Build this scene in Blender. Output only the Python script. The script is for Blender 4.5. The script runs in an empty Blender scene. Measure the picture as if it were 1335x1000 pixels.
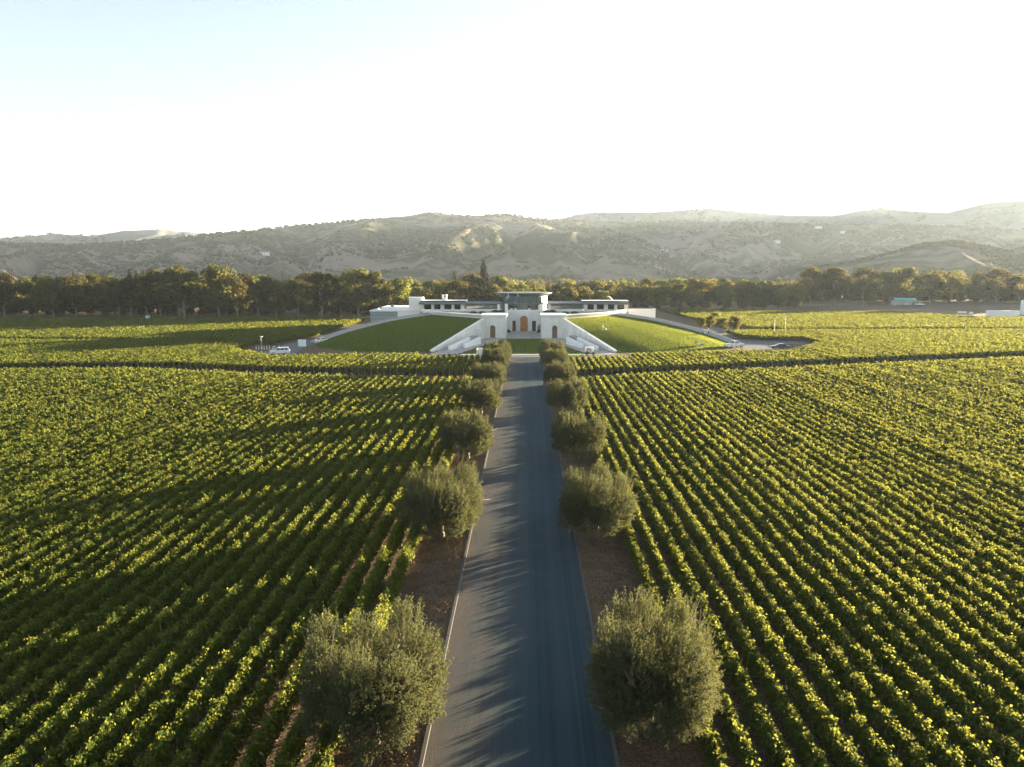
import bpy, math, random
import numpy as np
from mathutils import Vector, Matrix

# ------------------------------------------------------------------ camera, sky, sun, exposure
SC = bpy.context.scene
COL = SC.collection
F, CH = 930.0, 20.0                       # focal length in photo pixels, camera height (m)
CX = 0.2                                  # camera sits 0.2 m right of the road's centre line
PITCH, YAW = math.atan(146.0 / F), math.radians(1.10)
cam_d = bpy.data.cameras.new("camera")
cam = bpy.data.objects.new("camera", cam_d)
COL.objects.link(cam)
cam.location = (CX, 0, CH)
cam.rotation_euler = (math.pi / 2 - PITCH, 0, YAW)
cam_d.sensor_fit = 'HORIZONTAL'
cam_d.sensor_width = 36.0
cam_d.lens = 36.0 * F / 1335.0
cam_d.clip_start, cam_d.clip_end = 0.5, 20000
SC.camera = cam

SUN_AZ, SUN_EL = math.radians(54.0), math.radians(4.7)     # azimuth from +Y towards +X
SUNV = Vector((math.sin(SUN_AZ) * math.cos(SUN_EL), math.cos(SUN_AZ) * math.cos(SUN_EL), math.sin(SUN_EL)))
world = bpy.data.worlds.new("World")
SC.world = world
world.use_nodes = True
wn = world.node_tree
sky = wn.nodes.new('ShaderNodeTexSky')
sky.sky_type = 'NISHITA'
sky.sun_disc = False
sky.sun_elevation, sky.sun_rotation = SUN_EL, SUN_AZ
sky.air_density, sky.dust_density, sky.ozone_density = 1.0, 0.2, 2.5
pale = wn.nodes.new('ShaderNodeHueSaturation')                # a dry, milky evening sky
pale.inputs['Saturation'].default_value = 0.5
wn.links.new(sky.outputs[0], pale.inputs['Color'])
wn.links.new(pale.outputs[0], wn.nodes['Background'].inputs[0])
wn.nodes['Background'].inputs[1].default_value = 0.05
sun_d = bpy.data.lights.new("sun", 'SUN')
sun_d.energy, sun_d.angle, sun_d.color = 5.0, math.radians(0.5), (1.0, 0.8, 0.53)
sun = bpy.data.objects.new("sun", sun_d)
COL.objects.link(sun)
sun.rotation_euler = SUNV.to_track_quat('Z', 'Y').to_euler()
sun.location = (200, 200, 300)
SC.view_settings.view_transform = 'Standard'
SC.view_settings.look = 'None'
SC.view_settings.exposure = 3.5
SC.view_settings.gamma = 1.0
SC.view_settings.use_curve_mapping = False
SC.cycles.use_denoising = True
SC.cycles.denoising_input_passes = 'RGB_ALBEDO_NORMAL'
SC.cycles.denoising_prefilter = 'ACCURATE'
SC.cycles.max_bounces = 8
SC.cycles.transmission_bounces = 6
SC.cycles.volume_bounces = 1
SC.cycles.sample_clamp_indirect = 4.0

HAZE_DENSITY = 0.52e-4
HAZE_TOP = 345.0

# ------------------------------------------------------------------ helpers
RS = np.random.RandomState(11)
rnd = random.Random(5)
CAMR = cam.rotation_euler.to_matrix()
CAMP = Vector(cam.location)


def ray(px, py):
    return (CAMR @ Vector(((px - 667.5) / F, (500 - py) / F, -1.0))).normalized()


def gp(px, py, z=0.0):
    """the point of the plane at height z that lies in the direction of photo pixel (px, py)"""
    d = ray(px, py)
    return CAMP + d * ((z - CH) / d.z)


def proj(p):
    q = CAMR.transposed() @ (Vector(p) - CAMP)
    return 667.5 + F * q.x / -q.z, 500 - F * q.y / -q.z


def tag(o, label=None, cat=None, group=None, kind=None):
    if label: o['label'] = label
    if cat: o['category'] = cat
    if group: o['group'] = group
    if kind: o['kind'] = kind
    return o


def thing(name, label, cat, loc=(0, 0, 0), rz=0.0, group=None):
    o = bpy.data.objects.new(name, None)
    o.empty_display_size = 0.3
    COL.objects.link(o)
    o.location = loc
    o.rotation_euler = (0, 0, rz)
    return tag(o, label, cat, group)


def copy_tree(o, parent=None):
    c = o.copy()
    COL.objects.link(c)
    if parent: c.parent = parent
    for ch in list(o.children):
        copy_tree(ch, c)
    return c


def link_mesh(name, me, mats, parent=None):
    if not isinstance(mats, (list, tuple)): mats = [mats]
    for m in mats: me.materials.append(m)
    o = bpy.data.objects.new(name, me)
    COL.objects.link(o)
    if parent: o.parent = parent
    return o


class MB:
    """collects simple shapes into one mesh"""
    def __init__(s, M=None):
        s.v, s.f, s.M = [], [], M

    def add(s, vs, fs):
        b = len(s.v)
        s.v += [tuple(x) for x in vs]
        s.f += [tuple(b + i for i in f) for f in fs]
        return s

    def box(s, x0, x1, y0, y1, z0, z1, rz=0.0, piv=None, bev=0.0):
        vs = [(x, y, z) for z in (z0, z1) for x, y in ((x0, y0), (x1, y0), (x1, y1), (x0, y1))]
        if bev:
            vs = [(x, y, z0) for x, y in ((x0, y0), (x1, y0), (x1, y1), (x0, y1))] + \
                 [(x, y, z1 - bev) for x, y in ((x0, y0), (x1, y0), (x1, y1), (x0, y1))] + \
                 [(x, y, z1) for x, y in ((x0 + bev, y0 + bev), (x1 - bev, y0 + bev), (x1 - bev, y1 - bev), (x0 + bev, y1 - bev))]
        if rz:
            px, py = piv or ((x0 + x1) / 2, (y0 + y1) / 2)
            c, n = math.cos(rz), math.sin(rz)
            vs = [(px + (x - px) * c - (y - py) * n, py + (x - px) * n + (y - py) * c, z) for x, y, z in vs]
        fs = [(3, 2, 1, 0)]
        k = len(vs) // 4
        for l in range(k - 1):
            for i in range(4):
                j = (i + 1) % 4
                fs.append((l * 4 + i, l * 4 + j, l * 4 + 4 + j, l * 4 + 4 + i))
        t = (k - 1) * 4
        fs.append((t, t + 1, t + 2, t + 3))
        return s.add(vs, fs)

    def prism(s, poly, a0, a1, axis='z'):
        """polygon extruded from a0 to a1 along axis; poly in the other two coordinates"""
        def mk(p, a):
            return {'z': (p[0], p[1], a), 'y': (p[0], a, p[1]), 'x': (a, p[0], p[1])}[axis]
        n = len(poly)
        vs = [mk(p, a0) for p in poly] + [mk(p, a1) for p in poly]
        fs = [tuple(range(n - 1, -1, -1)), tuple(range(n, 2 * n))]
        fs += [(i, (i + 1) % n, n + (i + 1) % n, n + i) for i in range(n)]
        return s.add(vs, fs)

    def lathe(s, prof, n=16, c=(0, 0, 0), a0=0.0, a1=2 * math.pi, axis='z'):
        full = abs(a1 - a0 - 2 * math.pi) < 1e-6
        m = n if full else n + 1
        vs = []
        for r, z in prof:
            for i in range(m):
                a = a0 + (a1 - a0) * i / n
                p = (r * math.cos(a), r * math.sin(a), z)
                if axis == 'x': p = (z, p[0], p[1])
                if axis == 'y': p = (p[0], z, p[1])
                vs.append((c[0] + p[0], c[1] + p[1], c[2] + p[2]))
        fs = []
        for k in range(len(prof) - 1):
            for i in range(n):
                j = (i + 1) % m
                fs.append((k * m + i, k * m + j, k * m + m + j, k * m + m + i))
        return s.add(vs, fs)

    def tube(s, pts, rad, n=6):
        pts = [Vector(p) for p in pts]
        if not isinstance(rad, (list, tuple)): rad = [rad] * len(pts)
        vs, fs = [], []
        for i, p in enumerate(pts):
            d = (pts[min(i + 1, len(pts) - 1)] - pts[max(i - 1, 0)]).normalized()
            u = d.cross(Vector((0.31, 0.95, 0.05)) if abs(d.y) < 0.9 else Vector((1, 0, 0))).normalized()
            w = d.cross(u)
            for k in range(n):
                a = 2 * math.pi * k / n
                vs.append(p + (u * math.cos(a) + w * math.sin(a)) * rad[i])
        for i in range(len(pts) - 1):
            for k in range(n):
                fs.append((i * n + k, i * n + (k + 1) % n, i * n + n + (k + 1) % n, i * n + n + k))
        fs.append(tuple(range(n - 1, -1, -1)))
        fs.append(tuple(range((len(pts) - 1) * n, len(pts) * n)))
        return s.add(vs, fs)

    def build(s, name, mat, parent=None, smooth=False, local=False):
        o_ = parent.location if (parent is not None and not local) else Vector((0, 0, 0))
        me = bpy.data.meshes.new(name)
        me.from_pydata([(x - o_[0], y - o_[1], z - o_[2]) for x, y, z in s.v], [], s.f)
        me.validate()
        me.update()
        if smooth:
            me.polygons.foreach_set('use_smooth', [True] * len(me.polygons))
        return link_mesh(name, me, mat, parent)


def quads_mesh(name, V, mat_idx=None):
    """V: (N,4,3) array of quads"""
    n = len(V)
    me = bpy.data.meshes.new(name)
    me.vertices.add(n * 4)
    me.vertices.foreach_set('co', np.ascontiguousarray(V, dtype=np.float32).ravel())
    me.loops.add(n * 4)
    me.loops.foreach_set('vertex_index', np.arange(n * 4, dtype=np.int32))
    me.polygons.add(n)
    me.polygons.foreach_set('loop_start', np.arange(0, n * 4, 4, dtype=np.int32))
    if mat_idx is not None:
        me.polygons.foreach_set('material_index', mat_idx.astype(np.int32))
    me.update(calc_edges=True)
    return me


def grid_mesh(name, P, smooth=True):
    """P: (a,b,3) grid of points"""
    a, b = P.shape[:2]
    idx = np.arange(a * b).reshape(a, b)
    q = np.stack([idx[:-1, :-1], idx[1:, :-1], idx[1:, 1:], idx[:-1, 1:]], -1).reshape(-1, 4)
    me = bpy.data.meshes.new(name)
    me.vertices.add(a * b)
    me.vertices.foreach_set('co', P.astype(np.float32).ravel())
    me.loops.add(q.size)
    me.loops.foreach_set('vertex_index', q.astype(np.int32).ravel())
    me.polygons.add(len(q))
    me.polygons.foreach_set('loop_start', np.arange(0, q.size, 4, dtype=np.int32))
    me.polygons.foreach_set('use_smooth', np.full(len(q), smooth))
    me.update(calc_edges=True)
    return me


def norm(a):
    return a / np.maximum(np.linalg.norm(a, axis=-1, keepdims=True), 1e-9)


def leaves(pos, nrm, L, W, R, fold=0.25, along=None):
    """diamond leaves folded along the midrib -> (N,4,3)"""
    n = len(pos)
    nrm = norm(nrm)
    t = along if along is not None else R.normal(size=(n, 3))
    u = norm(t - nrm * (t * nrm).sum(-1, keepdims=True))
    w = np.cross(nrm, u)
    L = np.broadcast_to(np.asarray(L, dtype=float), (n,))[:, None]
    W = np.broadcast_to(np.asarray(W, dtype=float), (n,))[:, None]
    up = nrm * W * fold
    return np.stack([pos - u * L / 2, pos + w * W / 2 + up, pos + u * L / 2, pos - w * W / 2 + up], 1)


def vnoise(x, y, seed=0):
    xi, yi = np.floor(x).astype(np.int64), np.floor(y).astype(np.int64)
    fx, fy = x - xi, y - yi
    fx, fy = fx * fx * (3 - 2 * fx), fy * fy * (3 - 2 * fy)
    def h(a, b):
        k = (a * 374761393 + b * 668265263 + seed * 1442695041) & 0xffffffff
        k = ((k ^ (k >> 13)) * 1274126177) & 0xffffffff
        return ((k ^ (k >> 16)) & 0xffff) / 65535.0
    return (h(xi, yi) * (1 - fx) + h(xi + 1, yi) * fx) * (1 - fy) + (h(xi, yi + 1) * (1 - fx) + h(xi + 1, yi + 1) * fx) * fy


def fbm(x, y, seed=0, o=4):
    s, a, t = 0, 1.0, 0
    for k in range(o):
        s = s + a * vnoise(x * 2 ** k, y * 2 ** k, seed + k * 17)
        t += a
        a *= 0.5
    return s / t


ONES = 'zeroth first second third fourth fifth sixth seventh eighth ninth tenth eleventh twelfth thirteenth fourteenth fifteenth sixteenth seventeenth eighteenth nineteenth'.split()
TENS = ['', '', 'twenty', 'thirty', 'forty', 'fifty', 'sixty', 'seventy', 'eighty', 'ninety']
TENTH = ['', '', 'twentieth', 'thirtieth', 'fortieth', 'fiftieth', 'sixtieth', 'seventieth', 'eightieth', 'ninetieth']


def ordinal(n):
    if n < 20: return ONES[n]
    if n >= 100: return 'hundred-and-' + ordinal(n - 100) if n > 100 else 'hundredth'
    return TENTH[n // 10] if n % 10 == 0 else TENS[n // 10] + '-' + ONES[n % 10]


# ------------------------------------------------------------------ materials
class NT:
    def __init__(s, name):
        s.m = bpy.data.materials.new(name)
        s.m.use_nodes = True
        s.t = s.m.node_tree
        s.b = s.t.nodes['Principled BSDF']
        s.out = s.t.nodes['Material Output']

    def n(s, typ, **kw):
        nd = s.t.nodes.new(typ)
        for k, v in kw.items():
            if k in nd.inputs.keys(): nd.inputs[k].default_value = v
            else: setattr(nd, k, v)
        return nd

    def l(s, a, b):
        s.t.links.new(a, b)

    def coord(s, scale=(1, 1, 1), kind='Object'):
        tc = s.n('ShaderNodeTexCoord')
        mp = s.n('ShaderNodeMapping')
        mp.inputs['Scale'].default_value = scale
        s.l(tc.outputs[kind], mp.inputs[0])
        return mp.outputs[0]

    def noise(s, scale, detail=4, vec=None, rough=0.55):
        nd = s.n('ShaderNodeTexNoise', Scale=scale, Detail=detail, Roughness=rough)
        if vec is not None: s.l(vec, nd.inputs['Vector'])
        return nd.outputs['Fac']

    def ramp(s, fac, stops):
        r = s.n('ShaderNodeValToRGB')
        e = r.color_ramp.elements
        while len(e) < len(stops): e.new(0.5)
        for k, (p, c) in enumerate(stops):
            e[k].position = p
            e[k].color = (*c, 1) if not isinstance(c, (int, float)) else (c, c, c, 1)
        s.l(fac, r.inputs[0])
        return r.outputs[0]

    def mix(s, fac, a, b, typ='MIX'):
        m = s.n('ShaderNodeMix', data_type='RGBA', blend_type=typ)
        for sock, v in ((m.inputs[0], fac), (m.inputs[6], a), (m.inputs[7], b)):
            if isinstance(v, (int, float)): sock.default_value = v
            elif isinstance(v, tuple): sock.default_value = (*v, 1)
            else: s.l(v, sock)
        return m.outputs[2]

    def base(s, c, rough=0.8, spec=0.3):
        if isinstance(c, tuple): s.b.inputs['Base Color'].default_value = (*c, 1)
        else: s.l(c, s.b.inputs['Base Color'])
        s.b.inputs['Roughness'].default_value = rough
        s.b.inputs['Specular IOR Level'].default_value = spec
        return s

    def bump(s, fac, dist=0.05, strength=0.5):
        b = s.n('ShaderNodeBump', Strength=strength, Distance=dist)
        s.l(fac, b.inputs['Height'])
        s.l(b.outputs[0], s.b.inputs['Normal'])
        return s


def plain(name, c, rough=0.6, metal=0.0, spec=0.4, var=0.12, scale=3.0):
    m = NT(name)
    f = m.noise(scale, 5, m.coord())
    col = m.mix(f, tuple(x * (1 - var) for x in c), tuple(min(1, x * (1 + var)) for x in c))
    m.base(col, rough, spec)
    m.b.inputs['Metallic'].default_value = metal
    return m.m


def leaf_mat(name, dark, light, trans, tfac=0.5, obj_var=0.25, hue=0.0, rough=0.7, spec=0.06, zscale=0.35):
    """two-sided leaf: diffuse + light shining through; colour differs leaf to leaf and clump to clump"""
    m = NT(name)
    g = m.n('ShaderNodeNewGeometry')
    oi = m.n('ShaderNodeObjectInfo')
    nz = m.noise(zscale, 3, m.coord())
    c = m.mix(g.outputs['Random Per Island'], dark, light)
    c = m.mix(m.ramp(nz, [(0.35, 0.0), (0.7, 1.0)]), m.mix(0.5, c, dark), c)
    v = m.n('ShaderNodeMath', operation='MULTIPLY_ADD')
    m.l(oi.outputs['Random'], v.inputs[0])
    v.inputs[1].default_value, v.inputs[2].default_value = obj_var * 2, 1 - obj_var
    hs = m.n('ShaderNodeHueSaturation')
    m.l(v.outputs[0], hs.inputs['Value'])
    m.l(c, hs.inputs['Color'])
    hv = m.n('ShaderNodeMath', operation='MULTIPLY_ADD')
    m.l(oi.outputs['Random'], hv.inputs[0])
    hv.inputs[1].default_value, hv.inputs[2].default_value = hue * 2, 0.5 - hue * 0.8
    m.l(hv.outputs[0], hs.inputs['Hue'])
    m.base(hs.outputs[0], rough, spec)
    t = m.n('ShaderNodeBsdfTranslucent')
    tc = m.mix(g.outputs['Random Per Island'], tuple(x * 0.75 for x in trans), trans)
    hs2 = m.n('ShaderNodeHueSaturation')
    m.l(v.outputs[0], hs2.inputs['Value'])
    m.l(tc, hs2.inputs['Color'])
    m.l(hv.outputs[0], hs2.inputs['Hue'])
    m.l(hs2.outputs[0], t.inputs['Color'])
    mx = m.n('ShaderNodeMixShader')
    mx.inputs[0].default_value = tfac
    m.l(m.b.outputs[0], mx.inputs[1])
    m.l(t.outputs[0], mx.inputs[2])
    m.l(mx.outputs[0], m.out.inputs[0])
    return m.m


M = {}
M['vine'] = leaf_mat('vine leaves', (0.026, 0.058, 0.011), (0.068, 0.105, 0.02), (0.235, 0.245, 0.04), 0.5, 0.09)
M['olive'] = leaf_mat('olive leaves', (0.03, 0.041, 0.022), (0.088, 0.102, 0.06), (0.165, 0.17, 0.062), 0.36, 0.06, zscale=0.9)
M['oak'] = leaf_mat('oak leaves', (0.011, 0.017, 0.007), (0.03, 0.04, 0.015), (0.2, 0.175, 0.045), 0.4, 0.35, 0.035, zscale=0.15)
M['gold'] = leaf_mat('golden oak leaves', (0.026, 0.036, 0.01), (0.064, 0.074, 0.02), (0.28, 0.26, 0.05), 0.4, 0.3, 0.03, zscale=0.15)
M['pine'] = leaf_mat('conifer needles', (0.012, 0.018, 0.009), (0.03, 0.036, 0.017), (0.1, 0.1, 0.03), 0.2, 0.15, zscale=0.2)
M['chap'] = leaf_mat('hillside oaks', (0.024, 0.032, 0.021), (0.05, 0.057, 0.035), (0.1, 0.1, 0.04), 0.2, 0.1, zscale=0.004)
M['bark'] = plain('bark', (0.16, 0.13, 0.1), 0.9, var=0.5, scale=6)
M['obark'] = plain('olive bark', (0.14, 0.11, 0.08), 0.9, var=0.5, scale=9)
M['wood'] = plain('vine stakes', (0.33, 0.28, 0.21), 0.85, var=0.4, scale=5)
M['kerb'] = plain('weathered kerb', (0.06, 0.058, 0.054), 0.9, var=0.35, scale=2.5)
M['white'] = plain('white render', (0.8, 0.8, 0.78), 0.75, var=0.05, scale=0.8)
M['conc'] = plain('pale concrete', (0.33, 0.325, 0.31), 0.85, var=0.12, scale=0.9)
M['steel'] = plain('grey green metal roofing', (0.1, 0.135, 0.15), 0.7, 0.0, var=0.1, scale=1)
M['dsteel'] = plain('dark window frame', (0.1, 0.13, 0.14), 0.4, 0.3, var=0.1)
M['dark'] = plain('dark opening', (0.03, 0.028, 0.025), 0.8)
M['tyre'] = plain('tyre rubber', (0.025, 0.025, 0.025), 0.85)
M['rim'] = plain('wheel rim', (0.5, 0.5, 0.5), 0.35, 0.8)
M['cwhite'] = plain('white car paint', (0.75, 0.76, 0.77), 0.2, var=0.03, spec=0.6)
M['cdark'] = plain('dark grey car paint', (0.05, 0.06, 0.075), 0.2, var=0.05, spec=0.6)
M['cglass'] = plain('car glass', (0.02, 0.025, 0.03), 0.06, spec=0.8, var=0.02)
M['red'] = plain('red lens', (0.5, 0.03, 0.02), 0.3)
M['lamp'] = plain('clear lens', (0.8, 0.8, 0.78), 0.15)
M['teal'] = plain('teal painted metal', (0.07, 0.36, 0.36), 0.45, var=0.1)
M['skin'] = plain('skin', (0.45, 0.28, 0.2), 0.6)
M['navy'] = plain('navy work clothes', (0.06, 0.11, 0.2), 0.9)
M['khaki'] = plain('khaki work clothes', (0.35, 0.3, 0.22), 0.9)
M['whitecl'] = plain('white shirt', (0.7, 0.7, 0.68), 0.9)
M['straw'] = plain('straw hat', (0.55, 0.45, 0.28), 0.9)
M['mower'] = plain('mower housing', (0.08, 0.08, 0.09), 0.4)
M['mred'] = plain('red machine paint', (0.4, 0.05, 0.03), 0.4)
M['pole'] = plain('galvanised pole', (0.42, 0.42, 0.4), 0.5, 0.4)
M['cream'] = plain('cream plaster', (0.7, 0.62, 0.48), 0.8, var=0.06)
M['silver'] = plain('corrugated silver sheet', (0.62, 0.65, 0.66), 0.4, 0.3, var=0.1)


def glass_mat():
    m = NT('tinted glazing')
    m.base((0.06, 0.1, 0.12), 0.08, 0.8)
    return m.m


def stone_mat():
    m = NT('white limestone blocks')
    tc = m.n('ShaderNodeTexCoord')
    sx = m.n('ShaderNodeSeparateXYZ')
    m.l(tc.outputs['Object'], sx.inputs[0])
    ad = m.n('ShaderNodeMath', operation='ADD')
    m.l(sx.outputs[0], ad.inputs[0])
    m.l(sx.outputs[1], ad.inputs[1])
    cb = m.n('ShaderNodeCombineXYZ')
    m.l(ad.outputs[0], cb.inputs[0])
    m.l(sx.outputs[2], cb.inputs[1])
    br = m.n('ShaderNodeTexBrick', Scale=1.0, offset=0.5)
    br.inputs['Color1'].default_value = (0.84, 0.825, 0.79, 1)
    br.inputs['Color2'].default_value = (0.77, 0.755, 0.72, 1)
    br.inputs['Mortar'].default_value = (0.62, 0.6, 0.56, 1)
    br.inputs['Mortar Size'].default_value = 0.025
    br.inputs['Brick Width'].default_value = 1.6
    br.inputs['Row Height'].default_value = 0.8
    m.l(cb.outputs[0], br.inputs['Vector'])
    st = m.ramp(m.noise(0.5, 6, m.coord((1, 1, 0.35))), [(0.3, (0.82, 0.8, 0.76)), (0.65, (1, 1, 1))])
    m.base(m.mix(1.0, br.outputs['Color'], st, 'MULTIPLY'), 0.8, 0.25)
    m.bump(br.outputs['Fac'], 0.02, 0.4)
    return m.m


def lines_mat(name, c1, c2, scale, axis='Z', rough=0.6):
    m = NT(name)
    w = m.n('ShaderNodeTexWave', wave_type='BANDS', bands_direction=axis, Scale=scale, Distortion=0.0)
    m.l(m.coord(), w.inputs['Vector'])
    f = m.ramp(w.outputs['Fac'], [(0.0, 0.0), (0.12, 1.0)])
    n = m.noise(1.3, 4, m.coord())
    m.base(m.mix(0.25, m.mix(f, c1, c2), m.mix(n, tuple(x * .7 for x in c2), tuple(min(1, x * 1.3) for x in c2))), rough, 0.3)
    m.bump(f, 0.03, 0.5)
    return m.m


def soil_mat():
    m = NT('vineyard soil')
    v = m.coord()
    big = m.noise(0.012, 4, v)
    mid = m.noise(0.9, 6, v, 0.65)
    fine = m.noise(9.0, 6, v, 0.7)
    c = m.ramp(fine, [(0.32, (0.035, 0.025, 0.016)), (0.5, (0.14, 0.1, 0.065)), (0.7, (0.36, 0.27, 0.175))])
    c = m.mix(m.ramp(mid, [(0.4, 0.0), (0.7, 0.75)]), c, (0.05, 0.034, 0.022))
    grs = m.mix(fine, (0.05, 0.06, 0.02), (0.13, 0.13, 0.05))
    c = m.mix(m.ramp(big, [(0.52, 0.0), (0.62, 0.6)]), c, grs)
    m.base(c, 0.95, 0.1)
    m.bump(m.noise(5.0, 8, v, 0.7), 0.25, 1.0)
    return m.m


def asphalt_mat():
    m = NT('asphalt')
    v = m.coord()
    fine = m.noise(14.0, 6, v, 0.7)
    line = m.noise(1.0, 3, m.coord((7.0, 0.012, 1)))
    sx = m.n('ShaderNodeSeparateXYZ')
    m.l(v, sx.inputs[0])
    # worn wheel lines run along the drive
    streak = m.noise(1.0, 5, m.coord((1.6, 0.02, 1)))
    c = m.ramp(streak, [(0.3, (0.017, 0.042, 0.058)), (0.5, (0.026, 0.057, 0.076)), (0.72, (0.048, 0.08, 0.098))])
    c = m.mix(0.35, c, m.mix(fine, (0.01, 0.022, 0.03), (0.048, 0.078, 0.094)))
    c = m.mix(m.ramp(line, [(0.56, 0.0), (0.7, 0.4)]), c, (0.075, 0.09, 0.096))
    c = m.mix(m.ramp(line, [(0.28, 0.45), (0.42, 0.0)]), c, (0.016, 0.026, 0.03))
    patch = m.noise(0.35, 5, v)
    c = m.mix(m.ramp(patch, [(0.5, 0.0), (0.75, 0.5)]), c, (0.048, 0.068, 0.08))
    edge = m.n('ShaderNodeMath', operation='ABSOLUTE')
    m.l(sx.outputs[0], edge.inputs[0])
    er = m.n('ShaderNodeMapRange')
    m.l(edge.outputs[0], er.inputs[0])
    er.inputs[1].default_value, er.inputs[2].default_value = 3.1, 3.9
    er.inputs[4].default_value = 0.6
    em = m.n('ShaderNodeMath', operation='MULTIPLY')
    m.l(er.outputs[0], em.inputs[0])
    m.l(m.ramp(m.noise(2.5, 5, v), [(0.35, 0.0), (0.65, 1.0)]), em.inputs[1])
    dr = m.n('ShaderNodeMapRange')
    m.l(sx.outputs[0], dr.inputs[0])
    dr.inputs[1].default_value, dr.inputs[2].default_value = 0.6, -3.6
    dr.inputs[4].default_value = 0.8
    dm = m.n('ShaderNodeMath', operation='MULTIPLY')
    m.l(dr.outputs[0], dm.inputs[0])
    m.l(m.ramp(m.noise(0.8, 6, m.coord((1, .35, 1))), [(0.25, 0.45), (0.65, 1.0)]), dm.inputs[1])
    c = m.mix(dm.outputs[0], c, (0.105, 0.083, 0.068))  # verge dust widened leftwards; its warm tint also paints the sunlit streak
    c = m.mix(em.outputs[0], c, (0.085, 0.07, 0.052))
    m.base(c, 0.95, 0.08)
    m.bump(m.noise(22.0, 4, v, 0.7), 0.06, 1.0)
    return m.m


def grass_mat(name, a, b, c2, stripe):
    m = NT(name)
    v = m.coord()
    fine = m.noise(6.0, 8, v, 0.75)
    big = m.noise(0.09, 4, m.coord((1, 2.2, 1)))
    c = m.mix(fine, a, b)
    c = m.mix(m.ramp(big, [(0.38, 0.0), (0.68, 0.55)]), c, c2)
    w = m.n('ShaderNodeTexWave', wave_type='BANDS', bands_direction='X', Scale=stripe, Distortion=1.2)
    w.inputs['Detail Scale'].default_value = 0.3
    m.l(v, w.inputs['Vector'])
    c = m.mix(m.ramp(w.outputs['Fac'], [(0.42, 0.0), (0.58, 0.3)]), c, tuple(x * 1.35 for x in b))
    m.base(c, 0.95, 0.02)
    m.bump(m.noise(9.0, 6, v, 0.8), 0.09, 1.0)
    return m.m


def hill_mat(name, tan, brush, green, gfac=0.0):
    m = NT(name)
    v = m.coord()
    n1 = m.noise(0.0035, 6, v, 0.62)
    n2 = m.noise(0.02, 6, v, 0.65)
    n3 = m.noise(0.0012, 4, v)
    t = m.mix(n2, tuple(x * 0.72 for x in tan), tuple(x * 1.25 for x in tan))
    ad = m.n('ShaderNodeMath', operation='MULTIPLY_ADD')
    m.l(n2, ad.inputs[0])
    ad.inputs[1].default_value = 0.6
    m.l(n1, ad.inputs[2])
    c = m.mix(m.ramp(ad.outputs[0], [(0.71, 0.0), (0.86, 1.0)]), t, brush)
    c = m.mix(m.ramp(n3, [(0.5, 0.0), (0.56, gfac)]), c, green)
    m.base(c, 0.95, 0.05)
    m.bump(n2, 8.0, 0.5)
    return m.m


M['glass'] = glass_mat()
M['niche'] = plain('weathered timber', (0.2, 0.14, 0.095), 0.7, var=0.25, scale=2)
M['stone'] = stone_mat()
M['soil'] = soil_mat()
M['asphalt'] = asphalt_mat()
M['lawn'] = grass_mat('mown lawn', (0.012, 0.04, 0.005), (0.026, 0.066, 0.009), (0.034, 0.066, 0.01), 0.09)
M['panel'] = lines_mat('grey banded cladding', (0.13, 0.16, 0.16), (0.27, 0.31, 0.31), 0.25)
M['door'] = lines_mat('varnished timber', (0.16, 0.07, 0.02), (0.4, 0.19, 0.06), 0.9, 'X', 0.5)
M['paving'] = None


def paving_mat():
    m = NT('pale stone paving')
    br = m.n('ShaderNodeTexBrick', Scale=1.0, offset=0.5)
    br.inputs['Color1'].default_value = (0.46, 0.44, 0.42, 1)
    br.inputs['Color2'].default_value = (0.36, 0.35, 0.34, 1)
    br.inputs['Mortar'].default_value = (0.24, 0.23, 0.22, 1)
    br.inputs['Mortar Size'].default_value = 0.03
    br.inputs['Brick Width'].default_value = 1.2
    br.inputs['Row Height'].default_value = 1.2
    mp = m.n('ShaderNodeMapping')
    mp.inputs['Rotation'].default_value = (0, 0, math.radians(45))
    tc = m.n('ShaderNodeTexCoord')
    m.l(tc.outputs['Object'], mp.inputs[0])
    m.l(mp.outputs[0], br.inputs['Vector'])
    st = m.ramp(m.noise(0.6, 6, m.coord()), [(0.3, (0.8, 0.78, 0.75)), (0.7, (1, 1, 1))])
    m.base(m.mix(1.0, br.outputs['Color'], st, 'MULTIPLY'), 0.85, 0.2)
    return m.m


M['paving'] = paving_mat()

# ------------------------------------------------------------------ the ground, roads, lawns
G = 4000.0
mb = MB()
mb.add([(-G, -300, 0), (G, -300, 0), (G, G, 0), (-G, G, 0)], [(0, 1, 2, 3)])
tag(mb.build('ground', M['soil']), kind='structure')


def sheet(name, pts, z, mat):
    b = MB()
    b.add([(x, y, z) for x, y in pts], [tuple(range(len(pts)))])
    return tag(b.build(name, mat), kind='structure')


def ribbon(name, pts, w, z, mat, sub=8):
    P = [Vector((x, y)) for x, y in pts]
    out = []
    for i in range(len(P) - 1):                                # Catmull-Rom
        a, b_, c, d = P[max(i - 1, 0)], P[i], P[i + 1], P[min(i + 2, len(P) - 1)]
        for k in range(sub):
            t = k / sub
            out.append(0.5 * (2 * b_ + (c - a) * t + (2 * a - 5 * b_ + 4 * c - d) * t * t + (3 * b_ - a - 3 * c + d) * t ** 3))
    out.append(P[-1])
    b = MB()
    vs, fs = [], []
    for i, p in enumerate(out):
        d = (out[min(i + 1, len(out) - 1)] - out[max(i - 1, 0)]).normalized()
        n = Vector((-d.y, d.x)) * w / 2
        vs += [(p.x + n.x, p.y + n.y, z), (p.x - n.x, p.y - n.y, z)]
        if i: fs.append((2 * i - 2, 2 * i - 1, 2 * i + 1, 2 * i))
    b.add(vs, fs)
    return tag(b.build(name, mat), kind='structure')


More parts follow.
